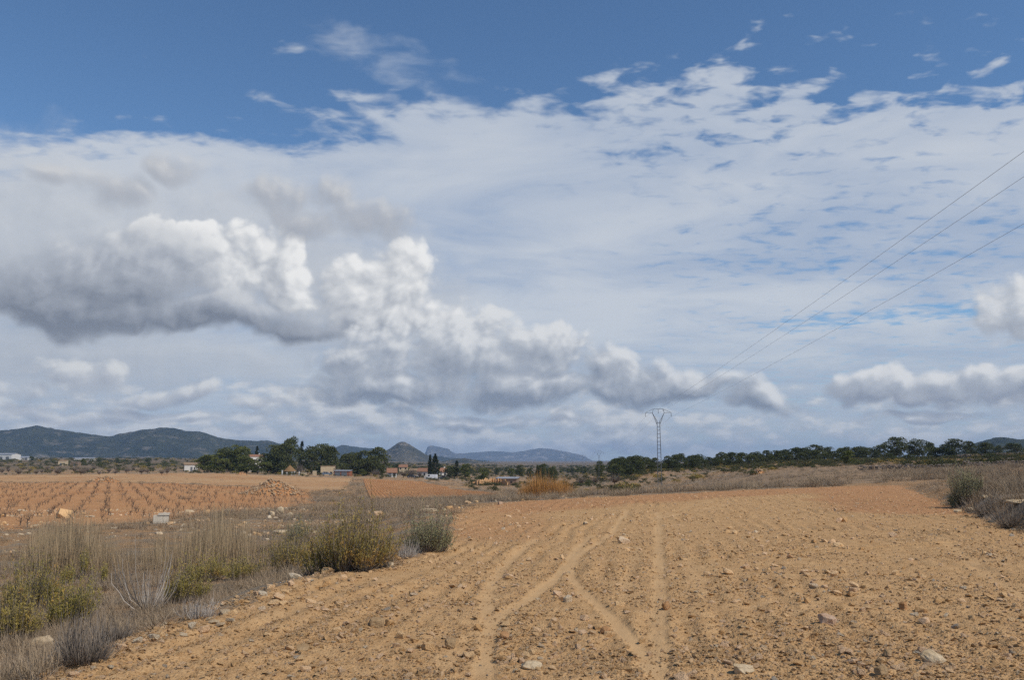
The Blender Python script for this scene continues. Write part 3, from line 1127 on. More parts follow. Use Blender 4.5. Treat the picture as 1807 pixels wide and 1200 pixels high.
# the stones that show one by one
cand = []
while len(cand) < 235:
    if cand and random.random() < .5:
        bx, by, _ = random.choice(cand)
        x, y = bx + random.gauss(0, .22), by + random.gauss(0, .3)
    else:
        x, y = flat(random.uniform(60, 1807), 905 + 295 * random.random() ** .75)
    if y < 5.5 or y > 45:
        continue
    if poly_sd(FIELD, np.array([x]), np.array([y]))[0] > -.1 or track_mask(np.array([x]), np.array([y]))[0] > .3:
        continue
    cand.append((x, y, random.uniform(10, 22) * y / F * random.choice([.6, .75, .9, 1.1])))
for px_s, py_s in [(x, 1197 - (x - 100) * .405 + random.uniform(-20, 26)) for x in np.linspace(110, 560, 48)] + [(x, 1010 - (x - 560) * .2 + random.uniform(-5, 6)) for x in np.linspace(560, 700, 9)]:
    x, y = flat(px_s, py_s)
    cand.append((x, y, -random.uniform(9, 25) * y / F))
for x, y, s in cand:
    pale = s < 0 and random.random() < .35
    me = random.choice(BIGP if pale else BIG)
    o = link(bpy.data.objects.new('stone', me), G_FIELD)
    s = abs(s)
    o.location = (x, y, float(terrain(np.array([x]), np.array([y]))[0]) + s * .14)
    o.rotation_euler = (random.uniform(-.35, .35), random.uniform(-.35, .35), random.uniform(0, 6.28))
    o.scale = (s, s * random.uniform(.8, 1.1), s * random.uniform(.75, 1.15))


def rock(px_s, py_s, w, h, label, mat_, seed, rz=0., tilt=0., group=None, boxy=False):
    p = hit(px_s, py_s)
    k = p.y / F
    bm = hull_stone(seed, 34, .8)
    bmesh.ops.bevel(bm, geom=list(bm.edges), offset=.03, segments=1, affect='EDGES', clamp_overlap=True)
    bmesh.ops.triangulate(bm, faces=bm.faces)
    bmesh.ops.subdivide_edges(bm, edges=bm.edges, cuts=1, use_grid_fill=True)
    co = np.array([v.co[:] for v in bm.verts])
    if boxy:
        co = np.sign(co) * np.abs(co / .55) ** .6 * .5
    co += (np.stack([fbm(co[:, 0] * 5 + seed, co[:, 1] * 5 + co[:, 2] * 3, 3, a) for a in (1, 2, 3)], 1)) * .07
    ext = co.max(0) - co.min(0)
    co = co / ext * np.array([w * k, w * k * .75, h * k * 1.25])
    for v, c in zip(bm.verts, co):
        v.co = c
    me = bpy.data.meshes.new('rock')
    bm.to_mesh(me)
    bm.free()
    me.materials.append(mat_)
    o = link(bpy.data.objects.new('rock', me))
    o.location = (p.x, p.y, float(terrain(np.array([p.x]), np.array([p.y]))[0]) + h * k * .42)
    o.rotation_euler = (0, tilt, rz)
    return tag(o, label, 'rock', group)


def f_rock(a, b):
    def fn(nt):
        o = obj_c(nt)
        n1, n2 = n_noise(o, 9.0, 5, .65), n_noise(o, 40.0, 4, .7)
        c = n_mix(nt, n1.step(.35, .65), a, b)
        c = n_mix(nt, n2.step(.5, .8) * .4, c, tuple(v * .55 for v in a))
        return c, n1 + n2 * .5, .02
    return fn


M['rock_b'] = mat('brown_rock', f_rock((.30, .195, .098), (.40, .275, .150)))
M['rock_p'] = mat('pink_rock', f_rock((.42, .27, .17), (.54, .38, .26)))
M['rock_w'] = mat('whitish_rock', f_rock((.48, .355, .205), (.62, .49, .32)))
M['rock_r'] = mat('red_brown_rock', f_rock((.33, .175, .075), (.44, .25, .12)))
for a in [(664, 1106, 26, 15, 'squarish brown block of stone standing left of the wheel tracks', 'rock_b', 1, .2, 0, True),
          (1311, 1190, 36, 15, 'long pale rounded stone at the bottom edge, right of the tracks', 'rock_w', 2, .1, 0, False),
          (1646, 1170, 40, 20, 'largest pale tilted stone near the bottom right corner', 'rock_w', 3, -.1, .35, False),
          (1556, 1196, 24, 16, 'round tan stone cut by the bottom edge, below the largest pale one', 'rock_b', 4, .4, 0, False),
          (1461, 1106, 32, 15, 'pinkish broken stone lying alone in the right half of the field', 'rock_p', 5, 0, .2, False),
          (1594, 1076, 16, 12, 'small dark brown stone upright in the field, right of the pinkish one', 'rock_r', 6, .8, 0, True),
          (1176, 1075, 15, 13, 'red brown stone close beside the straight wheel track', 'rock_r', 7, .3, -.5, False),
          (1069, 1118, 19, 12, 'dark red stone on the inner edge of the curved wheel track', 'rock_r', 8, 0, 0, False),
          (938, 1182, 36, 12, 'pale stone between the two wheel tracks at the bottom edge', 'rock_w', 9, .1, .1, False),
          (534, 1150, 22, 12, 'tan stone lowest left of the squarish brown block', 'rock_b', 10, .1, .1, False),
          (795, 1144, 20, 13, 'tan angular stone just left of the left wheel track', 'rock_b', 11, .1, .1, True),
          (892, 1132, 20, 10, 'reddish flat stone right of the left wheel track', 'rock_r', 12, .1, .1, False),
          (1567, 1163, 14, 12, 'small tan stone left of the largest pale tilted stone', 'rock_b', 13, .1, .1, False),
          (1286, 891, 22, 8, 'pale boulder at the right field edge below the round tussock', 'rock_w', 14, .1, .1, False)]:
    if a[0] == 1286:
        a = (1678, 892, 15, 8) + a[4:]
    rock(a[0], a[1], a[2], a[3], a[4], M[a[5]], a[6] + 500, a[7], a[8], None, a[9])


# ---------------------------------------------------------------- dry grass
def tuft_mesh(name, seed, nb, h, spread, w, mat_, droop=.5, lean=.9, segs=2):
    rg = np.random.default_rng(seed)
    V, Fq, T = [], [], []
    for b in range(nb):
        a = rg.uniform(0, 6.283)
        r0 = spread * math.sqrt(rg.uniform(0, 1)) * .5
        base = np.array([math.cos(a) * r0, math.sin(a) * r0, -.03 * h])
        out = a + rg.normal(0, .8)
        L = h * rg.uniform(.45, 1.1)
        el = math.radians(np.clip(rg.normal(90 - 38 * lean, 16 * lean + 5), 8, 92))
        d = np.array([math.cos(out) * math.cos(el), math.sin(out) * math.cos(el), math.sin(el)])
        side = np.array([-math.sin(out + rg.normal(0, .9)), math.cos(out), 0.])
        t = rg.uniform(0, 1)
        pts = [base]
        p = base
        for s in range(segs):
            p = p + d * L / segs
            d = d + np.array([0, 0, -droop * rg.uniform(.1, 1.0)])
            d /= np.linalg.norm(d)
            pts.append(p)
        i0 = len(V)
        for s, q in enumerate(pts):
            ww = w * (1 - .8 * s / segs) * .5
            V += [q - side * ww, q + side * ww]
            T += [t * .7 + .3 * s / segs] * 2
        for s in range(segs):
            Fq.append((i0 + 2 * s, i0 + 2 * s + 1, i0 + 2 * s + 3, i0 + 2 * s + 2))
    return mesh_np(name, np.array(V), np.array(Fq), mat_, False, {'tint': T})


GT = [tuft_mesh('grass_tuft', 300 + k, 70, .30, .34, .006, M['grass'], .45, 1.1, 2) for k in range(4)] + \
     [tuft_mesh('grass_tuft', 320 + k, 46, .34, .20, .006, M['grass'], .18, .6, 2) for k in range(2)] + \
     [tuft_mesh('grass_tuft', 330 + k, 60, .24, .42, .008, M['twig'], .35, 1.25, 2) for k in range(2)]

FUR = np.array([(v0.x, v0.y), (v1.x, v1.y), (v2.x, v2.y), (v3.x, v3.y)])


def grassy(n, r0, r1, px0, px1, seed, thin=.5):
    rg = np.random.default_rng(seed)
    px = rg.uniform(px0, px1, n)
    r = np.exp(rg.uniform(math.log(r0), math.log(r1), n))
    x, y = r * cp * (px - 903.5) / F, r
    sd_f = poly_sd(FIELD, x, y)
    ok = sd_f > .12 + .5 * (rg.uniform(0, 1, n) ** 2)
    for P, p_in in ((VINEYARD, .035), (OCHRE, .03), (FALLOW, .35), (RED_PATCH, .05), (FUR, .0)):
        s = poly_sd(P, x, y)
        ok &= (s > rg.uniform(-1.5, 0, n)) | (rg.uniform(0, 1, n) < p_in)
    d = fbm(x / 4, y / 4, 3, 81) + .6 * fbm(x / 25, y / 25, 2, 82)
    ok &= rg.uniform(0, 1, n) < np.clip(thin + d * 1.7, .03, 1)
    bank = (r > 29) & (r < 95) & (px < 600)          # bare orange bank behind the reeds
    ok &= ~(bank & (rg.uniform(0, 1, n) < .62))
    return x[ok], y[ok], r[ok]


gx, gy, gr = grassy(24000, 5.2, 60, -160, 1960, 1, .44)
hx, hy, hr = grassy(30000, 50, 330, -160, 1960, 2, .60)
gx, gy, gr = np.concatenate([gx, hx]), np.concatenate([gy, hy]), np.concatenate([gr, hr])
n = len(gx)
gs = rng.uniform(.55, 1.25, n) * np.clip(gr / 22, .8, 3.2) ** .60
ridge_side = (gx > 8) & (gr < 45)
gs[ridge_side] *= 1.15
scatter('dry_grass', np.stack([gx, gy, terrain(gx, gy, False) - .01], 1), np.stack([rng.normal(0, .08, n), rng.normal(0, .08, n), rng.uniform(0, 6.28, n)], 1),
        gs[:, None] * np.stack([rng.uniform(.9, 1.3, n), rng.uniform(.9, 1.3, n), rng.uniform(.65, 1.25, n)], 1),
        rng.choice(8, n, p=[.16, .16, .16, .14, .10, .10, .09, .09]), GT)

# ---------------------------------------------------------------- dry reeds in the ditch
RD = [tuft_mesh('reed', 350 + k, 16, 1.45, .45, .016, M['reed'], .03, .13, 3) for k in range(4)] + \
     [tuft_mesh('reed', 360 + k, 26, .8, .5, .014, M['reed'], .12, .30, 3) for k in range(3)]
n = 1500
px = np.concatenate([rng.normal(130, 40, 420), rng.uniform(60, 450, 700), rng.normal(395, 32, 380)])
rr = rng.uniform(21.5, 27.5, n)
x, y = rr * cp * (px - 903.5) / F, rr
ok = rng.uniform(0, 1, n) < np.clip(.55 + 1.6 * fbm(x / 1.2, y / 1.2, 2, 95), .1, 1)
x, y, px = x[ok], y[ok], px[ok]
n = len(x)
hh = rng.uniform(.38, 1.0, n) * (1 + .22 * np.exp(-((px - 135) / 40) ** 2) + .30 * np.exp(-((px - 395) / 25) ** 2)) * np.where(px < 70, .8, 1) * (1 - .25 * np.exp(-((px - 260) / 50) ** 2))
scatter('dry_reeds', np.stack([x, y, terrain(x, y, False) - .02], 1), np.stack([rng.normal(0, .06, n), rng.normal(0, .06, n), rng.uniform(0, 6.28, n)], 1),
        np.stack([hh * .9, hh * .9, hh * 1.0], 1), rng.choice(7, n, p=[.16, .16, .16, .16, .12, .12, .12]), RD)


# ---------------------------------------------------------------- shrubs
def twig_paths(rg, n, H, W, segs, bend, th_max, fill=(.7, 1.08)):
    """curved shoots from a common base, filling a dome of height H and width W; returns (n,segs+1,3)"""
    phi = rg.uniform(0, 6.283, n)
    th = th_max * np.sqrt(rg.uniform(0, 1, n))
    ex, ez = np.sin(th) * W / 2, np.cos(th * .9) * H
    L = rg.uniform(fill[0], fill[1], n)
    tip = np.stack([np.cos(phi) * ex * L, np.sin(phi) * ex * L, ez * L], 1)
    base = np.stack([np.cos(phi), np.sin(phi), np.zeros(n)], 1) * (W * .07 * rg.uniform(0, 1, (n, 1)))
    t = np.linspace(0, 1, segs + 1)[None, :, None]
    p = base[:, None] * (1 - t) + tip[:, None] * t
    lift = rg.uniform(.5, 1, (n, 1, 1)) * bend * np.sin(t * math.pi)
    p = p + lift * (np.stack([np.cos(phi), np.sin(phi), -np.ones(n) * .4], 1)[:, None] * W * .10)
    p = p + rg.normal(0, .012 * H, p.shape) * (t > 0)
    return p


def ribbons(rg, p, w0, w1):
    n, s, _ = p.shape
    side = rg.normal(size=(n, 1, 3))
    side[:, :, 2] *= .2
    side /= np.linalg.norm(side, axis=2, keepdims=True)
    w = np.linspace(w0, w1, s)[None, :, None] * .5
    v = np.stack([p - side * w, p + side * w], 2).reshape(-1, 3)
    i = np.arange(n * s).reshape(n, s)
    a = i[:, :-1].ravel() * 2
    b = i[:, 1:].ravel() * 2
    f = np.stack([a, a + 1, b + 1, b], 1)
    t = np.repeat(rg.uniform(0, 1, n), s * 2)
    return v, f, t


def leaf_cards(rg, c, d, length, width):
    """small pointed blades at points c along directions d"""
    n = len(c)
    d = d / (np.linalg.norm(d, axis=1, keepdims=True) + 1e-9)
    s = np.cross(d, rg.normal(size=(n, 3)))
    s /= np.linalg.norm(s, axis=1, keepdims=True) + 1e-9
    L = length * rg.uniform(.6, 1.3, (n, 1))
    Wd = width * rg.uniform(.6, 1.3, (n, 1)) * .5
    v = np.stack([c, c + d * L * .5 + s * Wd, c + d * L, c + d * L * .5 - s * Wd], 1).reshape(-1, 3)
    f = np.arange(n * 4).reshape(n, 4)
    return v, f


def shrub(name, label, cat, px_s, py_s, w_px, h_px, leaf, seed, n=420, nleaf=16, sw=1.0, wood='twig', th=1.15, start=.4, group=None, llen=.045, lw=.011, depth=None):
    p0 = hit(px_s, py_s) if depth is None else at(px_s, depth)
    k = p0.y / F
    H, W = h_px * k, w_px * k
    rg = np.random.default_rng(seed)
    root = empty(name, p0)
    tag(root, label, cat, group)
    P = twig_paths(rg, n, H, W, 5, 1.0, th, (.45, 1.14) if leaf else (.6, 1.1))
    # uneven outline: lobes of longer and shorter shoots
    tipd = P[:, -1] / (np.linalg.norm(P[:, -1], axis=1, keepdims=True) + 1e-9)
    lobe = 1 + .95 * fbm(tipd[:, 0] * 2.6 + seed, tipd[:, 1] * 2.6 + tipd[:, 2] * 2.0, 3, seed) + rg.normal(0, .10, n)
    P = P * np.clip(lobe, .38, 1.30)[:, None, None]
    if leaf and n > 150:          # several stocks side by side
        ns = 9
        off = np.stack([rg.uniform(-.36, .36, ns) * W, rg.uniform(-.22, .22, ns) * W, np.zeros(ns)], 1)
        off[0] *= .2
        sz = (1.06 - 1.25 * np.abs(off[:, 0]) / W) * rg.uniform(.62, 1.08, ns)
        sz[0] = 1.05
        w_ = rg.choice(ns, n, p=sz / sz.sum())
        P = P * (sz[w_][:, None, None] * np.array([.78, .78, 1.04]))
        P[:, :, 0] += P[:, :, 2] * (off[w_, 0] / W * .55)[:, None]
        P = P + off[w_][:, None, :] * .95
        bx_ = root.location.x + P[:, 0, 0]
        P[:, :, 2] += (terrain(bx_, root.location.y + P[:, 0, 1], False) - root.location.z)[:, None]
    v, f, t = ribbons(rg, P, .010 * sw * max(.5, H), .004 * sw)
    link(bpy.data.objects.new('stems', mesh_np('stems', v - [0, 0, .03], f, M[wood], False, {'tint': t})), root)
    if leaf:
        tt = rg.uniform(start, 1.0, (n, nleaf)) ** .85
        fi = tt * (P.shape[1] - 1)
        i0 = np.minimum(fi.astype(int), P.shape[1] - 2)
        fr = (fi - i0)[..., None]
        ar = np.arange(n)[:, None]
        c = P[ar, i0] * (1 - fr) + P[ar, i0 + 1] * fr
        d = P[ar, i0 + 1] - P[ar, i0]
        d = d / (np.linalg.norm(d, axis=2, keepdims=True) + 1e-9) + rg.normal(0, .55, d.shape)
        c = c + rg.normal(0, .012, c.shape)
        v, f = leaf_cards(rg, c.reshape(-1, 3), d.reshape(-1, 3), llen, lw)
        tint = np.repeat(np.clip(rg.uniform(0, 1, (n, 1)) * .6 + tt * .4, 0, 1).ravel(), 4)
        link(bpy.data.objects.new('foliage', mesh_np('foliage', v, f, M[leaf], False, {'tint': tint})), root)
    return root


shrub('broom_shrub', 'largest olive and rust shrub on the left field edge', 'shrub', 612, 1008, 165, 122, 'broom', 1, 760, 19, start=.34)
shrub('broom_shrub', 'grey green rounded shrub on the field edge right of the largest shrub', 'shrub', 752, 974, 104, 76, 'broom_g', 2, 620, 15, start=.32)
shrub('broom_shrub', 'rust brown low shrub touching the left side of the largest shrub', 'shrub', 497, 1008, 110, 72, 'broom', 3, 520, 13, start=.35)
shrub('broom_shrub', 'yellow green shrub at the left picture edge in front of the reeds', 'shrub', 52, 1080, 118, 100, 'broom_y', 4, 560, 18, start=.42)
shrub('broom_shrub', 'yellow green shrub right of the one at the left picture edge', 'shrub', 132, 1106, 92, 84, 'broom_y', 5, 460, 16, start=.40)
shrub('broom_shrub', 'lowest olive shrub in the left bottom corner', 'shrub', 22, 1132, 96, 86, 'broom', 6, 420, 14, start=.40)
shrub('broom_shrub', 'bright green shrub just right of the bleached dead shrub', 'shrub', 326, 1064, 66, 72, 'broom_y', 7, 340, 15, start=.35)
shrub('broom_shrub', 'olive shrub between the bleached dead shrub and the reeds on its right', 'shrub', 366, 1026, 60, 52, 'broom_y', 8, 260, 14, start=.40)
shrub('broom_shrub', 'small green shrub at the foot of the right end of the reeds', 'shrub', 430, 1022, 60, 40, 'broom_y', 9, 240, 13, start=.35)
shrub('broom_shrub', 'grey green bush behind the rust brown low shrub', 'shrub', 527, 958, 52, 46, 'broom_g', 10, 300, 12)
shrub('broom_shrub', 'slim upright yellow sprig left of the bleached dead shrub', 'shrub', 146, 1024, 20, 42, 'broom_y', 11, 60, 16, th=.7)
shrub('broom_shrub', 'orange upright sprig closest on the left of the bleached dead shrub', 'shrub', 183, 1030, 20, 34, 'broom_y', 12, 60, 14, th=.7)
shrub('broom_shrub', 'low yellow sprig behind the yellow green shrubs', 'shrub', 118, 1030, 36, 34, 'broom_y', 13, 90, 14)
shrub('broom_shrub', 'little yellow bush tucked under the left end of the reeds', 'shrub', 70, 1010, 34, 26, 'broom_y', 14, 90, 12)
shrub('dead_shrub', 'bleached leafless dead shrub with twisted branches among the green shrubs', 'shrub', 262, 1080, 124, 106, None, 15, 80, 0, 1.5, wood='dead', th=1.15)
shrub('dead_shrub', 'dark grey dried bushy tuft on the stony edge at lower left', 'shrub', 150, 1172, 108, 78, None, 16, 700, 0, wood='twig', th=1.35)
shrub('dead_shrub', 'grey dried tuft right of the dark grey one on the stony edge', 'shrub', 205, 1130, 60, 40, None, 17, 320, 0, wood='twig', th=1.35)
shrub('dead_shrub', 'pale dried tuft lying over stones below the green shrub', 'shrub', 352, 1092, 70, 40, None, 18, 360, 0, wood='dead', th=1.4)
shrub('dead_shrub', 'pale bent grass tuft at the foot of the grey green rounded shrub', 'shrub', 715, 986, 70, 36, None, 19, 300, 0, wood='dead', th=1.4)
shrub('grass_tussock', 'tall round green tussock at the right field edge', 'tussock', 1707, 886, 62, 56, 'broom_g', 20, 700, 14, th=1.1, start=.25, lw=.012, llen=.09)
shrub('dead_shrub', 'brush of dark twigs covering the bank at the right picture edge', 'shrub', 1785, 930, 90, 46, None, 21, 520, 0, wood='twig', th=1.4)
shrub('dead_shrub', 'dry grey bush beside the tall round tussock, nearer the camera', 'shrub', 1738, 908, 70, 36, None, 22, 420, 0, wood='twig', th=1.4)
shrub('dead_shrub', 'fallen dark branches in the grass behind the largest shrub', 'shrub', 652, 896, 48, 18, None, 23, 160, 0, wood='vine', th=1.45)

# loose pale stones on the orange bank and along the ditch
n = 2600
px = np.concatenate([rng.uniform(-60, 620, 1900), rng.uniform(600, 1000, 700)])
rr = np.concatenate([rng.uniform(29, 75, 1900), rng.uniform(28, 80, 700)])
x, y = rr * cp * (px - 903.5) / F, rr
ok = (poly_sd(FIELD, x, y) > .5) & (rng.uniform(0, 1, n) < np.clip(.35 + 1.6 * fbm(x / 3, y / 3, 2, 88), .04, 1))
x, y = x[ok], y[ok]
n = len(x)
s = np.exp(rng.normal(math.log(.13), .5, n))
scatter('bank_stones', np.stack([x, y, terrain(x, y, False) + s * .1], 1), np.stack([rng.uniform(-.4, .4, n), rng.uniform(-.4, .4, n), rng.uniform(0, 6.28, n)], 1),
        s[:, None] * rng.uniform(.75, 1.25, (n, 3)), rng.integers(0, 12, n), BIG[:6] + BIGP)

# ---------------------------------------------------------------- trees
def clump_crown(name, rg, centers, radii, per, leaf, mat_, squash=.8, flatten=.0):
    C = np.repeat(np.array(centers), per, 0)
    Rd = np.repeat(np.array(radii), per)[:, None]
    n = len(C)
    d = rg.normal(size=(n, 3))
    d /= np.linalg.norm(d, axis=1, keepdims=True)
    d[:, 2] = np.where(d[:, 2] < -.35, -d[:, 2], d[:, 2])
    rad = rg.uniform(.55, 1.05, (n, 1)) ** .6
    c = C + d * Rd * rad * np.array([1, 1, squash])
    v, f = leaf_cards(rg, c, d + rg.normal(0, .7, (n, 3)) + [0, 0, .5], leaf, leaf * .62)
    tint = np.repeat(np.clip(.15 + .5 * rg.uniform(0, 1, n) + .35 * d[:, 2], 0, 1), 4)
    return mesh_np(name, v, f, mat_, False, {'tint': tint})


def trunk_mesh(rg, H, r0, crown, mat_, lean=.05, stems=1):
    m = MB()
    for s in range(stems):
        off = rg.normal(0, .15 * (stems > 1), 2)
        top = np.array([rg.normal(0, lean * H) + off[0] * 3, rg.normal(0, lean * H) + off[1] * 3, H * .82])
        pts = [np.array([off[0], off[1], -.3]) * (1 - t) + top * t + np.array([rg.normal(0, .03 * H), rg.normal(0, .03 * H), 0]) * (0 < t < 1) for t in (0, .3, .6, 1)]
        m.tube(pts, [r0, r0 * .8, r0 * .55, r0 * .2], 6)
        for c in crown[::max(1, len(crown) // 7)]:
            k = rg.uniform(.4, .85)
            a = pts[0] * (1 - k) + top * k
            mid = (a + np.array(c)) / 2 + [0, 0, -.05 * H]
            m.tube([a, mid, c], [r0 * .38, r0 * .26, r0 * .1], 4)
    return m.mesh('trunk', mat_)


def pine_kind(seed, H=8., W=6., crown_from=.35, n=22, per=95, mat_='pine', leaf=.36, shape='round'):
    """returns (trunk mesh, crown mesh) of a tree H tall"""
    rg = np.random.default_rng(seed)
    cs, rd = [], []
    for k in range(n):
        t = rg.uniform(0, 1)
        a = rg.uniform(0, 6.283)
        z = crown_from + (1 - crown_from) * t
        if shape == 'round':
            env_ = math.sqrt(max(0.02, 1 - (2 * (t * .90 + .02) - 1) ** 2)) * (.85 + .3 * (t < .7))
        elif shape == 'umbrella':
            env_ = math.sqrt(max(0.02, 1 - (max(0, t - .25) / .80) ** 2)) * (.35 + .75 * min(1, t / .4))
        else:  # cone
            env_ = (1 - t) ** .8 + .08
        r = env_ * W / 2 * rg.uniform(.35, .86)
        cs.append((math.cos(a) * r, math.sin(a) * r, z * H * .93))
        rd.append(W * rg.uniform(.17, .27) * (1.0 if shape != 'cone' else .30 + .55 * env_))
    tr = trunk_mesh(rg, H, .024 * H, cs, M['bark'])
    top = max(c[2] + r * .85 for c, r in zip(cs, rd))
    cs = [(c[0], c[1], c[2] * H / top) for c in cs]
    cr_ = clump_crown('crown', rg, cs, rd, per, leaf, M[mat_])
    return tr, cr_


def cypress_kind(seed, H, W, mat_='cyp', n=1500, lumpy=.18):
    rg = np.random.default_rng(seed)
    t = rg.uniform(0.03, 1, n)
    a = rg.uniform(0, 6.283, n)
    prof = np.sin(np.clip(t * 1.06, 0, 1) ** .55 * math.pi) ** .7 * (1 + lumpy * np.sin(t * 40 + 3 * np.cos(a)))
    r = prof * W / 2 * rg.uniform(.6, 1.05, n)
    c = np.stack([np.cos(a) * r, np.sin(a) * r, t * H], 1)
    d = np.stack([np.cos(a) * .5, np.sin(a) * .5, np.ones(n)], 1) + rg.normal(0, .3, (n, 3))
    v, f = leaf_cards(rg, c, d, .55, .28)
    cr_ = mesh_np('crown', v, f, M[mat_], False, {'tint': np.repeat(rg.uniform(0, 1, n), 4)})
    tr = MB().tube([(0, 0, -.3), (0, 0, H * .5), (0, 0, H * .9)], [.16, .1, .03], 5).mesh('trunk', M['bark'])
    return tr, cr_


def tree(name, label, kind, p, H0, H, sx=1.0, rz=0., group=None, cat='tree'):
    root = empty(name, p, rz)
    k = H / H0
    root.scale = (k * sx, k * sx, k)
    tag(root, label, cat, group)
    link(bpy.data.objects.new('trunk', kind[0]), root)
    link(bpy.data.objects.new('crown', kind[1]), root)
    return root


def top_h(p, py):
    """height a thing at p needs so that its top stands at photo row py"""
    el = math.tan(azel(903.5, py)[1])
    return EYE + el * p.y - p.z


PK = [pine_kind(600 + k, 8, 6.2 + .5 * (k % 3), .02 + .04 * (k % 2), 34, 150, 'pine', .42) for k in range(5)]
PU = [pine_kind(620 + k, 8, 7.0, .22, 30, 150, 'pine', .42, 'umbrella') for k in range(3)]
PL = [pine_kind(640 + k, 8, 5.6, .12, 28, 150, 'pine_l', .42) for k in range(3)]
PC = [pine_kind(660 + k, 8, 3.6, .08, 70, 45, 'cyp', .36, 'cone') for k in range(2)]
CY = [cypress_kind(680, 8, 1.3), cypress_kind(681, 8, 3.0, lumpy=.3)]

# the pine wood along the right skyline: front, middle and back rows
wood = [(1085, 805), (1106, 803), (1127, 804), (1148, 807), (1172, 803), (1190, 799), (1208, 802), (1224, 799), (1241, 804), (1264, 795), (1283, 797),
        (1303, 796), (1322, 795), (1342, 794), (1360, 793), (1377, 791), (1394, 788), (1412, 787), (1436, 783.5), (1458, 786), (1480, 787), (1502, 785), (1524, 786), (1546, 784.5)]
ORD = ('first second third fourth fifth sixth seventh eighth ninth tenth eleventh twelfth thirteenth fourteenth fifteenth sixteenth seventeenth '
       'eighteenth nineteenth twentieth twenty-first twenty-second twenty-third twenty-fourth').split()
for row in range(2):
    for k, (px_t, py_t) in enumerate(wood):
        f = (px_t - 1080) / 480
        D = (255 + 75 * f) + row * 16 + random.uniform(-5, 5)
        pxx = px_t + (0, 9, -7)[row] + random.uniform(-3, 3)
        p = at(pxx, D)
        H = top_h(p, py_t + 2.0 + (3.5, 0, 1.5)[row] + random.uniform(-1, 1.2))
        if row == 0:
            H *= random.uniform(.6, .92)
        tree('pine_tree', '%s pine from the left %s of the long wood' % (ORD[k], ('in the lower front row', 'on the skyline')[row]),
             PK[(k * 3 + row) % 5], p, 8, max(2.5, H), random.uniform(1.05, 1.3) + .2 * (k > 6), random.uniform(0, 6.28), 'pines of the long wood on the right, %s row' % ('front', 'middle', 'back')[row])
# single pines right of the wood
for px_t, py_t, D, w, kind, lab in [
        (1581, 772, 290, 39, PU[0], 'tallest umbrella pine with a broad flat crown right of the wood'),
        (1618, 775, 295, 36, PU[1], 'broad umbrella pine just right of the tallest one'),
        (1643, 780, 330, 16, PK[1], 'slim pine peeping between two broad umbrella pines'),
        (1653, 789, 285, 34, PK[2], 'low bushy pine under the broad umbrella pines'),
        (1681, 775, 280, 44, PK[3], 'full rounded pine with light green crown right of the umbrella pines'),
        (1713, 779, 330, 26, PK[0], 'dark pine behind and right of the full rounded one'),
        (1741, 781, 300, 26, PK[4], 'dark pine standing alone before the hill on the right'),
        (1790, 782, 360, 30, PK[1], 'far small pine near the right picture edge'),
        (1763, 786, 370, 14, PK[2], 'tiny far pine below the hill on the right'),
        (1498, 796, 210, 28, PL[0], 'round green bushy pine in front of the long wood'),
        (1573, 800, 265, 20, PK[3], 'dark low pine at the foot of the tallest umbrella pine'),
        (1605, 802, 250, 26, PK[0], 'dark bush pine between the two umbrella pines'),
        (1750, 801, 200, 24, PK[4], 'low dark bush pine on the terraces at right'),
        (950, 821, 330, 10, PK[1], 'small dark pine left of the one above the orange canes'),
        (957, 819, 320, 20, PK[0], 'dark round pine rising above the orange canes'),
        (975, 823, 330, 14, PK[2], 'lower dark pine right of the one above the orange canes'),
        (917, 820.5, 420, 13, PU[2], 'lone dark pine left of the orange canes'),
        (1058, 814, 300, 14, PU[0], 'little umbrella pine at the foot of the second pylon')]:
    p = at(px_t, D)
    H = top_h(p, py_t)
    tree('pine_tree', lab, kind, p, 8, H, w * D / F / (6.6 * H / 8), random.uniform(0, 6.28))

